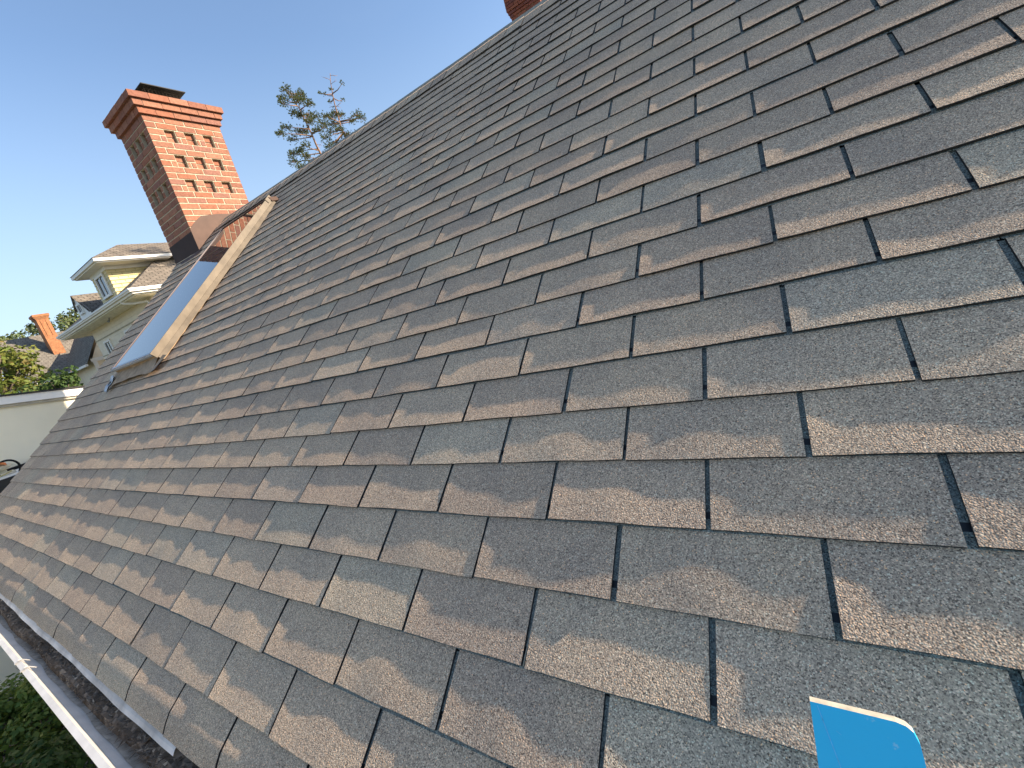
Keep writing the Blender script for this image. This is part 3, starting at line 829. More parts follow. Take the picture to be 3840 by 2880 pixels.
def rail(cx, mirror):
    b = MB(); w2, dpt, r = 0.0215, 0.075, 0.010
    prof = [(-w2, -dpt)] + [(-w2, -0.002), (-w2 + .002, 0.0)] + [(w2 - r + r * math.sin(a), -r + r * math.cos(a)) for a in [i * math.pi / 2 / 5 for i in range(6)]] + [(w2, -dpt)]
    inn = [(w2 - .0045, -dpt), (w2 - .0045, -.006), (-w2 + .0045, -.006), (-w2 + .0045, -dpt)]
    pr = prof + inn
    base = TOP + Xv * cx
    length = (TOP.z - GZ) / Lv.z
    def P(t, s): return base + Xv * (t[0] * mirror) + Nv * t[1] - Lv * s - Vector(lad.location)
    n = len(pr)
    # the end of the rail is a plain strip with its outer corner rounded off; the flanges start lower down
    out = [(-w2, 0.0), (w2 * .55, 0.0), (w2 * .72, .0010), (w2 * .83, .0032), (w2 * .91, .0085), (w2 * .965, .020), (w2, .040), (w2, .22), (-w2, .22)]
    def F(t, d): return P((t[0], -d), t[1])
    b.face([F(t, 0) for t in out][::-1], 0); b.face([F(t, .0036) for t in out], 0)
    for i in range(len(out)):
        p, q_ = out[i], out[(i + 1) % len(out)]
        b.face([F(p, 0), F(q_, 0), F(q_, .0036), F(p, .0036)], 1 if i < 3 else 0)
    for s0, s1 in ((.22, 1.2), (1.2, length)):
        for i in range(n):
            p, q_ = pr[i], pr[(i + 1) % n]
            b.face([P(p, s0), P(p, s1), P(q_, s1), P(q_, s0)], 0)
    o = b.build('rail', [M_BLUE, M_TANFG], lad, fix=True)
    return o
rail(0.0, 1); rail(0.40, -1)
b = MB()                           # long light scratches
for (u0, s0, u1, s1) in ((-.0185, .001, -.009, .045), (-.012, .012, -.010, .0135)):
    p0, p1 = TOP + Xv * u0 + Nv * .00025 - Lv * s0 - Vector(lad.location), TOP + Xv * u1 + Nv * .00025 - Lv * s1 - Vector(lad.location)
    b.face([p0 - Xv * .00014, p1 - Xv * .00014, p1 + Xv * .00014, p0 + Xv * .00014])
b.build('scratch', plain('scratch_white', (0.20, 0.62, 0.93), .5, 0, .3, .4, 300), lad)
for i in range(9):
    s = 0.55 + i * 0.305
    c = TOP - Lv * s - Nv * 0.035
    b = MB(); b.tube([c + Xv * -.02 - Vector(lad.location), c + Xv * .42 - Vector(lad.location)], .016, 10)
    b.build('rung', M_WHITE, lad, True)

# ------------------------------------------------------------------ rear brick chimney, beyond the ridge
rc = empty('brick_chimney', (-4.1, 11.7, GZ)); tag(rc, 'dark red brick chimney behind the ridge, cut off by the top edge of the picture', 'chimney')
RX0, RX1, RY0, RY1, RZT = -4.52, -3.66, 11.3, 12.0, 7.9
RO = Vector(rc.location)
M_BRICK2 = brick_mat('dark_brick', [(0.26, 0.085, 0.055), (0.22, 0.072, 0.05), (0.29, 0.10, 0.06), (0.20, 0.075, 0.06), (0.25, 0.08, 0.06)])
b = MB(); b.box(Vector((RX0 + .006, RY0 + .006, GZ)) - RO, Vector((RX1 - .006, RY1 - .006, RZT - .3)) - RO); b.build('mortar', plain('mortar_grey', (0.33, 0.29, 0.22), 0.95, 0, 0.2, 0.2, 30), rc)
UB = bpy.data.meshes.new('brick'); UB.from_pydata([tuple(v.co) for v in BR.vertices], [], [tuple(p.vertices) for p in BR.polygons]); UB.materials.append(M_BRICK2)
ch2 = 0.0677
for k in range(26):
    z0 = 7.0 + (k - 13) * ch2
    step = 0.0 if k < 12 else min(3, (k - 11)) * 0.022 if k < 16 else 0.066
    xa, xb, ya, yb = RX0 - step, RX1 + step, RY0 - step, RY1 + step
    Lx = xb - xa; off = 0.0 if k % 2 else 0.5
    pit = Lx / 4
    cuts = [0] + [pit * (j + off) for j in range(5) if .02 < pit * (j + off) < Lx - .02] + [Lx]
    for j, (a, c_) in enumerate(zip(cuts[:-1], cuts[1:])):
        rec = 0.035 if (k in (6, 7, 8, 9, 10) and j in (1, 3)) else 0.0
        x0, x1, y0, y1 = xa + a + .005, xa + c_ - .005, ya + rec, ya + .1
        if c_ >= Lx - .001: x1 = xb - .001
        link('brick', UB, rc, Vector(((x0 + x1) / 2, (y0 + y1) / 2, z0 + ch2 / 2)) - RO, (0, 0, 0), (x1 - x0, y1 - y0, ch2 - .011))
    Ly = yb - ya - .1; pit = Ly / 3
    cuts = [0] + [pit * (j + off) for j in range(4) if .02 < pit * (j + off) < Ly - .02] + [Ly]
    for a, c_ in zip(cuts[:-1], cuts[1:]):
        y0, y1 = ya + .101 + a + .004, ya + .1 + c_ - .005
        link('brick', UB, rc, Vector((xb - .05, (y0 + y1) / 2, z0 + ch2 / 2)) - RO, (0, 0, 0), (.1, y1 - y0, ch2 - .011))
b = MB(); b.box(Vector((RX0 - .05, RY0 - .05, RZT - .31)) - RO, Vector((RX1 + .05, RY1 + .05, RZT - .1)) - RO); b.build('head', M_BRICK2, rc)

# ------------------------------------------------------------------ beige building with a low sloping roof, left
an = empty('beige_building', (-9.6, 2, GZ)); AO = Vector(an.location); tag(an, 'plain beige wall with white sloping fascia board at the left edge', 'building')
AX = -9.0
ztop = lambda y: 0.85 - (y - 0.56) * 0.186
b = MB()
P = [(-4.0, GZ), (5.0, GZ), (5.0, ztop(5.0) - .15), (-4.0, ztop(-4.0) - .15)]
b.prism([(p[0] - AO.y, p[1] - AO.z) for p in P], 'x', AX - 6 - AO.x, AX - AO.x); b.build('wall', M_BEIGE, an)
b = MB(); P = [(-4.3, ztop(-4.3) - .115), (5.3, ztop(5.3) - .115), (5.3, ztop(5.3)), (-4.3, ztop(-4.3))]
b.prism([(p[0] - AO.y, p[1] - AO.z) for p in P], 'x', AX + .01 - AO.x, AX + .06 - AO.x); b.build('fascia_board', M_WPAINT, an)
b = MB(); P = [(-4.3, ztop(-4.3) - .155), (5.3, ztop(5.3) - .155), (5.3, ztop(5.3) - .117), (-4.3, ztop(-4.3) - .117)]
b.prism([(p[0] - AO.y, p[1] - AO.z) for p in P], 'x', AX + .005 - AO.x, AX + .035 - AO.x); b.build('under_fascia_strip', plain('grey_strip', (0.42, 0.38, 0.30), .7), an)  # narrow grey strip along the lower edge of the fascia board
b = MB(); P = [(-4.35, ztop(-4.35) + .002), (5.35, ztop(5.35) + .002), (5.35, ztop(5.35) + .025), (-4.35, ztop(-4.35) + .025)]
b.prism([(p[0] - AO.y, p[1] - AO.z) for p in P], 'x', AX - 6.1 - AO.x, AX + .08 - AO.x); b.build('roof', M_ROOFMEM, an)
# low black-edged ledge roof in front of it, with a pale top
b = MB(); b.box(Vector((AX + .002, -.42, -.60)) - AO, Vector((AX + .72, .50, -.20)) - AO); b.build('ledge', M_ROOFMEM, an)
b = MB(); b.box(Vector((AX + .003, -.40, -.199)) - AO, Vector((AX + .70, .70, -.175)) - AO); b.build('ledge_top', M_WPAINT, an)
b = MB(); b.box(Vector((AX + .003, -.40, -.17)) - AO, Vector((AX + .05, .9, -.13)) - AO); b.build('ledge_flashing', M_BLACK, an)

# tool with a hose loop on the ledge
tl = empty('power_tool', (-8.5, .16, -.175)); tag(tl, 'white power tool with orange grip and looped black hose at the left edge', 'tool')
b = MB()
def blob(b, c, r, m=0, n=10, k=7):
    rows = []
    for j in range(k + 1):
        th = math.pi * j / k; row = []
        for i in range(n):
            a = 2 * math.pi * i / n; row.append(Vector((c[0] + r[0] * math.sin(th) * math.cos(a), c[1] + r[1] * math.sin(th) * math.sin(a), c[2] + r[2] * math.cos(th))))
        rows.append(row)
    for j in range(k):
        for i in range(n): b.face([rows[j][i], rows[j + 1][i], rows[j + 1][(i + 1) % n], rows[j][(i + 1) % n]], m)
blob(b, (0, -.05, .12), (.12, .17, .055)); blob(b, (0, -.10, .19), (.09, .11, .05)); b.box((-.10, -.25, .0), (.10, .10, .035)); b.box((-.03, -.02, .03), (.03, .04, .10))
b.build('body', plain('cream_plastic', (0.62, 0.58, 0.46), .5), tl, True, fix=True)
b = MB(); b.box((.06, -.02, .13), (.13, .055, .165), 0, lambda p: Vector((p.x, p.y, p.z + (.05 if p.y < 0 else 0)))); b.build('grip', plain('orange_plastic', (0.65, 0.20, 0.06), .5), tl)
b = MB(); b.tube([(.1 + .02 * math.sin(a), .05 + .105 * math.cos(a), .075 + .115 * math.sin(a)) for a in [i * 2 * math.pi / 24 for i in range(25)]], .013, 8, 0, False); b.build('hose', M_BLACK, tl, True)
b = MB(); b.tube([(.2, -.26, .02), (.22, -.12, .015), (.2, .0, .03), (.14, .06, .04)], .008, 8); b.build('cord', plain('yellow_cord', (.5, .42, .16), .6), tl, True)

# ------------------------------------------------------------------ neighbouring house with hipped dormer
nb = empty('dormer_house', (-27, 12, GZ)); NO = Vector(nb.location); tag(nb, 'cream house with hipped dormer and white gutters behind the brick chimney', 'house')
def nl(p): return Vector(p) - NO
EX0, EX1, EY0, EY1, EZ_ = -32.6, -21.2, 6.87, 17.6, 4.39
WX0, WX1, WY0, WY1 = -30.75, -22.05, 7.75, 16.8
b = MB(); b.box(nl((WX0, WY0, GZ)), nl((WX1, WY1, 4.14))); b.build('wall', M_CREAM, nb)
b = MB(); b.box(nl((EX0 + .12, EY0 + .12, 4.14)), nl((EX1 - .12, EY1 - .12, 4.19))); b.build('soffit', plain('soffit_paint', (0.74, 0.70, 0.58), .7), nb)
PN = 0.70
def slope_face(b, pts, along, m=0):
    pts = [Vector(p) for p in pts]; a = Vector(along).normalized()
    n = (pts[1] - pts[0]).cross(pts[2] - pts[0]).normalized(); up = n.cross(a)
    b.face(pts, m, [(p.dot(a), p.dot(up)) for p in pts])
hw = (EY1 - EY0) / 2; rzx = 4.42 + hw * PN
c0, c1_, c2_, c3 = nl((EX0, EY0, 4.42)), nl((EX1, EY0, 4.42)), nl((EX1, EY1, 4.42)), nl((EX0, EY1, 4.42))
r0, r1 = nl((EX0 + hw, (EY0 + EY1) / 2, rzx)), nl((EX1 - hw, (EY0 + EY1) / 2, rzx))
b = MB()
slope_face(b, [c0, c1_, r1, r0], (1, 0, 0)); slope_face(b, [c1_, c2_, r1], (0, 1, 0)); slope_face(b, [c2_, c3, r0, r1], (1, 0, 0)); slope_face(b, [c3, c0, r0], (0, 1, 0))
b.build('roof', M_ROOF_N, nb)
# gutters: stepped white profile
b = MB(); b.box(nl((EX0, EY0 - .10, 4.33)), nl((EX1 + .10, EY0 + .02, 4.40))); b.box(nl((EX0, EY0 - .06, 4.27)), nl((EX1 + .06, EY0 + .02, 4.328))); b.box(nl((EX0 + .1, EY0 + .03, 4.19)), nl((EX1 - .03, EY0 + .11, 4.268))); b.build('front_gutter', M_WPAINT, nb)
b = MB(); b.box(nl((EX1 - .02, EY0 + .022, 4.33)), nl((EX1 + .10, EY1, 4.40))); b.box(nl((EX1 - .02, EY0 + .022, 4.27)), nl((EX1 + .06, EY1, 4.328))); b.box(nl((EX1 - .11, EY0 + .115, 4.19)), nl((EX1 - .03, EY1, 4.268))); b.build('side_gutter', M_WPAINT, nb)
b = MB(); b.tube([nl(p) for p in ((-22.9, 6.93, 4.30), (-22.85, 7.0, 4.12), (-22.6, 7.25, 4.02), (-22.2, 7.62, 3.98), (-22.12, 7.68, 3.7), (-22.12, 7.68, 0.0))], .055, 10); b.build('downpipe', M_WPAINT, nb, True)
b = MB()
for (z, t) in ((3.55, .05), (2.72, .03)): b.box(nl((WX0 - .01, WY0 - .03, z)), nl((WX1, WY0 - .002, z + t)))
b.build('trim_band', plain('trim_tan', (0.40, 0.35, 0.24), .7), nb)
# soffit lamp bracket
b = MB(); b.tube([nl((-26.5, 7.45, 4.14)), nl((-26.5, 7.42, 4.02)), nl((-26.42, 7.36, 3.97))], .03, 8); blob(b, nl((-26.40, 7.34, 3.96)), (.06, .06, .05)); b.build('soffit_lamp', M_FRAME, nb)
def window(parent, org, x0, x1, z0, z1, y, ax='y', muntins=(1, 1), name='window'):
    """frame proud of the wall, pane behind, optional glazing bars; ax = wall normal axis"""
    s = 1
    def P(u, d, z): return Vector((u, y - d, z)) - org if ax == 'y' else Vector((y + d, u, z)) - org
    def bx(b, u0, u1, d0, d1, a, c):
        p, q = P(u0, d0, a), P(u1, d1, c); b.box((min(p.x, q.x), min(p.y, q.y), p.z), (max(p.x, q.x), max(p.y, q.y), q.z))
    fr = MB(); t = .09
    bx(fr, x0 - t, x0, .002, .06, z0 - t, z1 + t); bx(fr, x1, x1 + t, .002, .06, z0 - t, z1 + t); bx(fr, x0, x1, .002, .06, z1, z1 + t); bx(fr, x0, x1, .002, .085, z0 - t, z0)
    for i in range(1, muntins[0]): u = x0 + (x1 - x0) * i / muntins[0]; bx(fr, u - .02, u + .02, .012, .04, z0, z1)
    for i in range(1, muntins[1]): zz = z0 + (z1 - z0) * i / muntins[1]; bx(fr, x0, x1, .014, .042, zz - .02, zz + .02)
    o = fr.build(name, M_WPAINT, parent)
    pn = MB(); bx(pn, x0, x1, .003, .010, z0, z1); pn.build('pane', M_PANE, o)
    return o
window(nb, NO, -29.55, -28.75, 2.05, 3.30, WY0, 'y', (2, 2))
window(nb, NO, -26.3, -25.3, 2.05, 3.30, WY0, 'y', (2, 2))
# hipped dormer
dm_ = empty('dormer', nl((-24.5, 8.5, 4.6)), nb); DO = NO + Vector(dm_.location)
dl = lambda p: Vector(p) - DO
DX0, DX1, DY, DZ = -25.55, -23.6, 7.2, 5.93
zmr = lambda y: 4.42 + (y - EY0) * PN
b = MB(); b.prism([(DY - DO.y, zmr(DY) - .1 - DO.z), (9.4 - DO.y, zmr(9.4) - .4 - DO.z), (9.4 - DO.y, DZ - DO.z), (DY - DO.y, DZ - DO.z)], 'x', DX0 + .03 - DO.x, DX1 - .03 - DO.x); b.build('wall', M_YELLOW, dm_)
rowh = .165; kk = 0; z = 4.62
while z < 5.72:                                   # shingle siding on cheek and front, course by course
    zt = min(z + rowh, 5.74)
    ymax = EY0 + (z + .02 - 4.42) / PN
    if ymax > DY + .1:
        b = MB(); b.face([dl((DX1 + .012, DY, z)), dl((DX1 + .012, ymax, z)), dl((DX1 - .028, min(9.3, ymax + (zt - z) / PN), zt)), dl((DX1 - .028, DY, zt))])
        b.face([dl((DX1 - .028, DY, z)), dl((DX1 - .028, ymax, z)), dl((DX1 + .012, ymax, z)), dl((DX1 + .012, DY, z))])
        yy = DY + (.15 if kk % 2 else .32)
        b.build('siding_course', M_YELLOW, dm_)
        nj = MB()
        while yy < ymax - .05:
            nj.box(dl((DX1 - .004, yy, z + .004)), dl((DX1 + .004, yy + .012, zt - .03))); yy += .36
        if nj.f: nj.build('shingle_joint', plain('joint_dark', (0.30, 0.25, 0.13), .9), dm_)  # joint strips in a darker tone than the siding
    b = MB(); b.face([dl((DX0, DY - .012, z)), dl((DX1 + .012, DY - .012, z)), dl((DX1 + .012, DY + .028, zt)), dl((DX0, DY + .028, zt))]); b.build('siding_course', M_CREAM, dm_)
    z += rowh; kk += 1
b = MB(); b.box(dl((DX0 - .02, DY - .03, 5.74)), dl((DX1 + .03, 9.25, 5.93))); b.build('frieze', M_WPAINT, dm_)
b = MB(); b.box(dl((-26.15, 6.72, 5.95)), dl((-22.80, 9.6, 6.08))); b.box(dl((-26.05, 6.80, 5.90)), dl((-22.88, 9.5, 5.948))); b.build('eave', M_WPAINT, dm_)
b = MB()
e0, e1, e2, e3 = dl((-26.18, 6.69, 6.085)), dl((-22.77, 6.69, 6.085)), dl((-22.77, 11.0, 6.085)), dl((-26.18, 11.0, 6.085)); q0, q1 = dl((-24.47, 8.33, 7.0)), dl((-24.47, 11.2, 7.0))
slope_face(b, [e0, e1, q0], (1, 0, 0)); slope_face(b, [e1, e2, q1, q0], (0, 1, 0)); slope_face(b, [e3, e0, q0, q1], (0, 1, 0))
b.build('roof', M_ROOF_N, dm_)
wd = window(dm_, DO, -24.95, -24.05, 4.82, 5.62, DY - .012, 'y', (2, 1))
# gabled dormer farther left
gd = empty('gable_dormer', nl((-27.9, 8, 4.6)), nb); GO = NO + Vector(gd.location); gl = lambda p: Vector(p) - GO
GX0_, GX1_, GP, GY, GPZ, GEZ = -28.55, -26.9, -28.15, 7.05, 5.68, 4.70
b = MB(); b.face([gl((GX0_, GY, zmr(GY) - .1)), gl((GX1_, GY, zmr(GY) - .1)), gl((GX1_, GY, GEZ)), gl((GP, GY, GPZ)), gl((GX0_, GY, GEZ + .3))]); b.build('wall', M_WPAINT, gd)
b = MB(); slope_face(b, [gl((GX1_ + .1, GY - .1, GEZ - .1)), gl((GX1_ + .1, 9.5, GEZ - .1)), gl((GP, 9.5, GPZ)), gl((GP, GY - .1, GPZ))], (0, 1, 0)); slope_face(b, [gl((GX0_ - .05, 9.5, GEZ + .25)), gl((GX0_ - .05, GY - .1, GEZ + .25)), gl((GP, GY - .1, GPZ)), gl((GP, 9.5, GPZ))], (0, 1, 0)); b.build('roof', M_ROOF_N, gd)
window(gd, GO, -28.2, -27.7, 4.80, 5.15, GY, 'y', (2, 1))
# lower gabled wing at the far corner
wg = empty('wing', nl((-36, 9, GZ)), nb); WO = NO + Vector(wg.location); wl2 = lambda p: Vector(p) - WO
b = MB(); b.prism([(8.12 - WO.y, GZ - WO.z), (12 - WO.y, GZ - WO.z), (12 - WO.y, 5 - WO.z), (9.3 - WO.y, 5.0 - WO.z), (8.12 - WO.y, 3.0 - WO.z)], 'x', -39 - WO.x, -34 - WO.x); b.build('wall', M_CREAM, wg)
b = MB(); b.box(wl2((-33.998, 8.0, 2.82)), wl2((-33.93, 11.5, 3.02))); b.box(wl2((-33.998, 8.05, 1.0)), wl2((-33.93, 8.25, 2.818))); b.build('trim', M_WPAINT, wg)
b = MB(); slope_face(b, [wl2((-39.4, 7.72, 2.75)), wl2((-33.75, 7.72, 2.75)), wl2((-33.75, 9.2, 5.05)), wl2((-39.4, 9.2, 5.05))], (1, 0, 0)); b.build('roof', M_ROOF_F, wg)
b = MB(); b.box(wl2((-39.4, 7.62, 2.62)), wl2((-33.7, 7.74, 2.745))); b.build('eave_gutter', M_WPAINT, wg)

# ------------------------------------------------------------------ far house with grey roof and orange chimney
fh = empty('grey_roof_house', (-43, 12, GZ)); FO = Vector(fh.location); tag(fh, 'far house with grey shingle roof and slender orange brick chimney', 'house')
fl = lambda p: Vector(p) - FO
b = MB(); b.box(fl((-47.5, 6.0, GZ)), fl((-39.0, 18, 2.9))); b.prism([(-47.5 - FO.x, 2.9 - FO.z), (-39 - FO.x, 2.9 - FO.z), (-42.6 - FO.x, 5.6 - FO.z)], 'y', 6.9 - FO.y, 17.5 - FO.y); b.build('wall', M_CREAM, fh)
b = MB(); slope_face(b, [fl((-38.4, 6.3, 2.62)), fl((-38.4, 19, 2.62)), fl((-42.7, 19, 6.0)), fl((-42.7, 6.3, 6.0))], (0, 1, 0)); slope_face(b, [fl((-47.2, 19, 2.4)), fl((-47.2, 6.3, 2.4)), fl((-42.7, 6.3, 6.0)), fl((-42.7, 19, 6.0))], (0, 1, 0)); b.build('roof', M_ROOF_F, fh)
b = MB(); b.box(fl((-38.45, 6.3, 2.50)), fl((-38.33, 19, 2.63))); b.build('gutter', M_WPAINT, fh)
window(fh, FO, 7.8, 8.7, 0.4, 2.0, -39.0, 'x', (2, 3)); window(fh, FO, 10.6, 11.5, 0.4, 2.0, -39.0, 'x', (2, 3))
fc = empty('chimney', fl((-40.8, 8.45, 4.6)), fh); KO = FO + Vector(fc.location); kl = lambda p: Vector(p) - KO
M_BRICK3 = N('orange_brick')
_u = M_BRICK3.pos(); _s = M_BRICK3.add('ShaderNodeSeparateXYZ'); M_BRICK3.to(_u, _s.inputs[0])
_fr = M_BRICK3.math('FRACT', M_BRICK3.math('DIVIDE', _s.outputs[2], 0.075))
_cc = M_BRICK3.mix('MIX', M_BRICK3.ramp(_fr, [(0.0, 1.0), (0.2, 1.0), (0.24, 0.0)]), (0.34, 0.125, 0.05), (0.30, 0.22, 0.12))
_cc = M_BRICK3.mix('MULTIPLY', 1.0, _cc, M_BRICK3.ramp(M_BRICK3.noise(9, 5), [(0.3, 0.7), (0.7, 1.3)])); M_BRICK3.bump(_fr, 0.01); M_BRICK3 = M_BRICK3.set(_cc, 0.9)
b = MB(); b.box(kl((-41.2, 8.12, 4.2)), kl((-40.5, 8.72, 6.72))); b.build('stack', M_BRICK3, fc)
b = MB()
for i, o_ in enumerate((.03, .07, .11, .11)): b.box(kl((-41.2 - o_, 8.12 - o_, 6.72 + i * .075 + .001)), kl((-40.5 + o_, 8.72 + o_, 6.72 + (i + 1) * .075)))
b.build('corbel', M_BRICK3, fc)
b = MB(); b.box(kl((-40.499, 8.27, 5.6)), kl((-40.47, 8.31, 6.6))); b.box(kl((-40.499, 8.53, 5.6)), kl((-40.47, 8.57, 6.6))); b.build('pilaster_strip', M_BRICK3, fc)

# ------------------------------------------------------------------ trees
def leaves(b, c, r, n, size, q, flat=1.0):
    for _ in range(n):
        while True:
            v = Vector((q.uniform(-1, 1), q.uniform(-1, 1), q.uniform(-1, 1)))
            if 0.15 < v.length < 1: break
        v = v.normalized() * (v.length ** 0.5)
        p = Vector(c) + Vector((v.x * r, v.y * r, v.z * r * flat))
        nrm = (v + Vector((q.uniform(-.8, .8), q.uniform(-.8, .8), q.uniform(-.3, 1)))).normalized()
        t = nrm.orthogonal().normalized(); t = (Matrix.Rotation(q.uniform(0, 6.28), 3, nrm) @ t); u = nrm.cross(t)
        s = size * q.uniform(.6, 1.3)
        b.face([p - t * s * .5, p + u * s * .32, p + t * s * .6, p - u * s * .32])
def broadleaf(name, base, clumps, leafsize, nper, mat, bark, label, seed, trunk_r=.16, group=None):
    q = random.Random(seed); t = empty(name, base); tag(t, label, 'tree', group)
    O = Vector(base); tb = MB(); cx = sum(c[0] for c in clumps) / len(clumps); cy = sum(c[1] for c in clumps) / len(clumps)
    zc = min(c[2] for c in clumps); top = Vector((cx, cy, (zc + max(c[2] for c in clumps)) / 2)) - O
    tb.tube([Vector((0, 0, 0)), top * .4 + Vector((.05, .03, 0)), top * .75, top], [trunk_r, trunk_r * .8, trunk_r * .55, trunk_r * .3], 9)
    for c in clumps:
        e = Vector(c[:3]) - O; s0 = top * q.uniform(.45, .9)
        tb.tube([s0, (s0 + e) / 2 + Vector((0, 0, q.uniform(-.1, .25))), e], [trunk_r * .3, trunk_r * .18, .012], 6)
    tb.build('trunk', bark, t, True)
    cb = MB()
    for c in clumps: leaves(cb, Vector(c[:3]) - O, c[3], int(nper * c[3] ** 2), leafsize, q, .85)
    cb.build('crown', mat, t)
    return t
q = random.Random(21)
cl = []
for i in range(46):      # big maple in front of the far house
    a = q.uniform(0, 6.28); rad_ = q.uniform(0, 1) ** .6
    cl.append((-26.0 + 1.5 * rad_ * math.cos(a), 2.75 + 1.55 * rad_ * math.sin(a), 2.5 + q.uniform(-1.7, 1.75) * (1 - .45 * rad_), q.uniform(.34, .6)))
cl += [(-26, 2.6, 4.5, .35), (-26, 2.4, 4.2, .45), (-25.6, 2.2, 4.0, .45), (-25.8, 2.9, 3.8, .45), (-26, 3.3, 3.5, .4), (-25.8, 3.8, 3.0, .42), (-26, 4.1, 2.6, .4), (-25.7, 4.3, 2.2, .35)]
broadleaf('maple_tree', (-26.0, 2.0, GZ), cl, .16, 480, M_LEAF, M_BARKD, 'yellow-green maple tree crowding the left edge above the beige wall', 31)
cl = [(-23.0 + q.uniform(-.5, .5), 3.9 + q.uniform(-.75, .6), 1.45 + q.uniform(-.6, .45), q.uniform(.22, .36)) for _ in range(16)]
broadleaf('dark_tree', (-23.0, 4.0, GZ), cl, .13, 900, M_LEAFD, M_BARKD, 'small dark green tree in shade at the right of the maple', 33, .08)
for i, (x, y, z, n_, lab) in enumerate(((-58, 9.9, 8.6, 9, 'pale distant tree above the grey roof, left of the orange chimney'), (-60, 13.8, 9.9, 10, 'pale distant tree between the orange chimney and the white gutter'), (-62, 8.2, 8.2, 8, 'low distant tree top over the left end of the grey ridge'))):
    cl = [(x + q.uniform(-1.6, 1.6), y + q.uniform(-1.7, 1.7), z - abs(q.gauss(0, 1.1)), q.uniform(.5, .9)) for _ in range(n_ + 6)]
    broadleaf('distant_tree', (x, y, GZ), cl, .30, 170, M_LEAFF, M_BARKD, lab, 40 + i, .2, 'trees beyond the far house')

def bush(name, c, r, n, size, mat, label, seed, flat=.8):
    q = random.Random(seed); t = empty(name, (c[0], c[1], GZ)); tag(t, label, 'bush')
    O = Vector((c[0], c[1], GZ)); cb = MB(); tb = MB()
    for k in range(26):
        a = q.uniform(0, 6.28); rd = r * q.uniform(.2, .85); p = Vector((rd * math.cos(a), rd * math.sin(a), (c[2] - GZ) + r * flat * (math.sqrt(max(0, 1 - (rd / r) ** 2)) * q.uniform(.2, .9))))
        leaves(cb, p, r * .30, n // 26, size, q, .9); tb.tube([Vector((0, 0, 0)), p * .5 + Vector((0, 0, .1)), p], [.02, .012, .005], 5)
    tb.build('stems', M_BARKD, t); cb.build('foliage', mat, t); return t
bush('garden_bush', (-6.95, -.75, -2.9), 0.85, 9000, .055, M_BUSH, 'green bush below the white gutter at the lower left corner', 51)
bush('garden_bush', (-5.6, -1.35, -2.9), 0.85, 9000, .055, M_LEAFD, 'dark green bush nearest the camera below the gutter', 52)

PA_T = [(-16.01, 14.06, 8.19), (-16.06, 14.0, 8.69), (-16.08, 13.97, 9.24), (-16.12, 13.94, 9.59), (-16.15, 13.9, 9.93), (-16.18, 13.87, 10.27), (-16.24, 13.81, 10.53), (-16.25, 13.8, 11.02)]
PA_C = [(-16.34, 13.7, 10.83), (-16.02, 14.05, 10.95), (-16.53, 13.49, 10.73), (-16.25, 13.79, 10.62), (-16.01, 14.06, 10.67), (-16.1, 13.96, 10.36), (-15.84, 14.25, 10.25), (-16.34, 13.7, 10.11), (-16.01, 14.06, 10.04), (-16.22, 13.83, 9.97), (-15.83, 14.26, 9.97), (-16.46, 13.57, 9.56), (-16.71, 13.29, 9.56), (-16.26, 13.79, 9.51), (-16.68, 13.33, 9.3), (-16.9, 13.08, 9.24), (-15.65, 14.45, 9.36), (-15.89, 14.18, 9.28), (-16.02, 14.04, 9.65), (-16.57, 13.44, 8.71), (-16.36, 13.68, 8.62), (-16.8, 13.19, 8.57), (-16.83, 13.16, 8.29), (-16.46, 13.56, 8.19), (-16.27, 13.77, 8.17), (-16.58, 13.43, 8.02), (-16.55, 13.46, 10.41)]
PB_T = [(-16.22, 16.05, 9.64), (-16.23, 16.04, 10.04), (-16.22, 16.05, 10.34), (-16.2, 16.07, 10.88), (-16.16, 16.12, 11.35), (-16.11, 16.17, 11.79), (-16.03, 16.26, 12.21)]
PB_C = [(-16.27, 16.0, 10.59), (-16.11, 16.17, 10.44), (-16.44, 15.8, 10.57), (-16.59, 15.65, 10.24), (-16.42, 15.83, 10.24), (-16.76, 15.46, 10.25), (-15.65, 16.67, 10.21), (-15.83, 16.48, 10.22), (-15.52, 16.82, 10.12), (-16.41, 15.84, 11.43), (-16.52, 15.72, 11.4), (-15.91, 16.39, 11.18), (-16.31, 15.95, 11.23), (-16.14, 16.14, 9.49), (-16.31, 15.95, 9.6), (-16.59, 15.65, 9.36), (-16.81, 15.41, 9.35), (-15.87, 16.43, 9.58), (-16.8, 15.41, 9.01), (-16.48, 15.76, 9.24), (-16.95, 15.25, 8.92), (-15.77, 16.54, 11.57), (-16.14, 16.13, 11.56), (-16.55, 15.69, 9.87)]
SMALL_B = {9, 10, 11, 12, 21, 22}
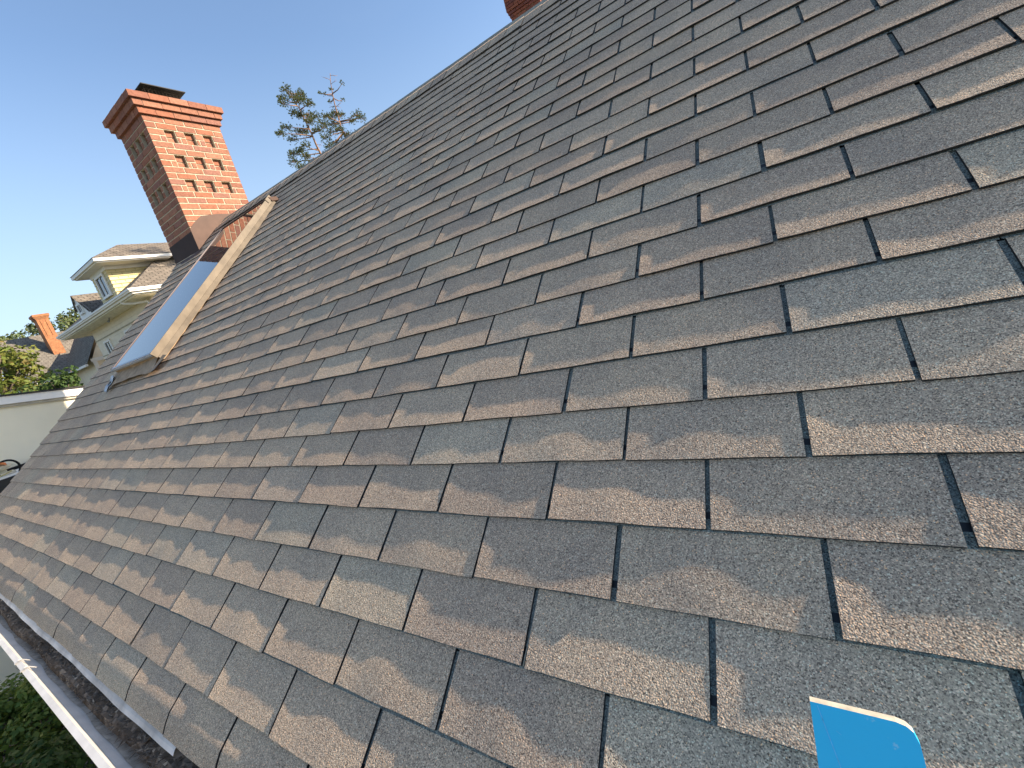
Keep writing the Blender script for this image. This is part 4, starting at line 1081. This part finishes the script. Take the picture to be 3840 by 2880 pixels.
def pine(trunk, clumps, small, label, seed):
    q = random.Random(seed); T = [Vector(p) for p in trunk]
    lean = (T[0] - T[2]) ; lean = Vector((lean.x, lean.y, 0)) * .5
    base = Vector((T[0].x + lean.x, T[0].y + lean.y, GZ)); t = empty('pine_tree', base); tag(t, label, 'tree', 'pines behind the ridge')
    full = [base] + [base.lerp(T[0], f) for f in (.35, .7)] + T
    L = [p - base for p in full]
    hgt = L[-1].z; tb = MB(); tb.tube(L, [max(.012, .17 * (1 - p.z / hgt) ** .95 + .010) for p in L], 9); tb.build('trunk', M_BARK, t, True)
    lb, cb = MB(), MB()
    toward = Vector((-.72, .69, 0))
    extra = []
    for i in range(16):           # lower limbs hidden behind the roof
        z = q.uniform(4.5, 7.6); a = q.uniform(0, 6.28); extra.append((base.x + 1.1 * math.cos(a), base.y + 1.1 * math.sin(a), GZ + z + 3.4))
    for i, c in enumerate(list(clumps) + extra):
        p = Vector(c) + toward * q.uniform(-.55, .55) - base
        zz = p.z - q.uniform(.02, .22)
        s = min(range(len(L) - 1), key=lambda k: abs((L[k].z + L[k + 1].z) / 2 - zz)); f = min(1, max(0, (zz - L[s].z) / max(.01, L[s + 1].z - L[s].z))); st = L[s].lerp(L[s + 1], f)
        mid = (st + p) / 2 + Vector((0, 0, q.uniform(-.08, .04)))
        lb.tube([st, mid, p], [.026, .017, .008], 6)
        rad_ = .10 if i in small else q.uniform(.19, .27)
        nt = 16 if i in small else q.randrange(80, 105)
        for _ in range(nt):        # needle tufts: little fans
            d_ = Vector((q.gauss(0, 1), q.gauss(0, 1), q.gauss(0, .55))).normalized() * rad_ * q.uniform(.2, 1.15)
            tp = p + d_; ax = (d_.normalized() + Vector((0, 0, .7)) + Vector((q.uniform(-.4, .4), q.uniform(-.4, .4), 0))).normalized()
            if q.random() < .3: lb.tube([p + d_ * .2, tp], [.004, .002], 4, 0, False)
            for _k in range(12):
                nd = (ax + Vector((q.uniform(-.8, .8), q.uniform(-.8, .8), q.uniform(-.5, .5)))).normalized(); ln = q.uniform(.05, .085)
                sd3 = nd.orthogonal().normalized() * .0085
                cb.face([tp - sd3, tp + sd3, tp + nd * ln])
    for i in range(10):            # bare twigs
        k = q.randrange(3, len(L) - 1); a = q.uniform(0, 6.28); st = L[k].lerp(L[k + 1], q.random()); e = st + Vector((.32 * math.cos(a), .32 * math.sin(a), q.uniform(-.05, .15)))
        lb.tube([st, (st + e) / 2 + Vector((0, 0, .03)), e], [.011, .008, .004], 5)
        e2 = e + Vector((q.uniform(-.15, .15), q.uniform(-.15, .15), .1)); lb.tube([(st + e) / 2, e2], [.006, .003], 4)
    tag(lb.build('limbs', M_BARK, t, True), kind='stuff'); tag(cb.build('needles', M_NEEDLE, t), kind='stuff')
pine(PA_T, PA_C, set(), 'dense left pine rising behind the roof ridge', 61)
pine(PB_T, PB_C, SMALL_B, 'sparse right pine with bare pointed top behind the roof ridge', 62)
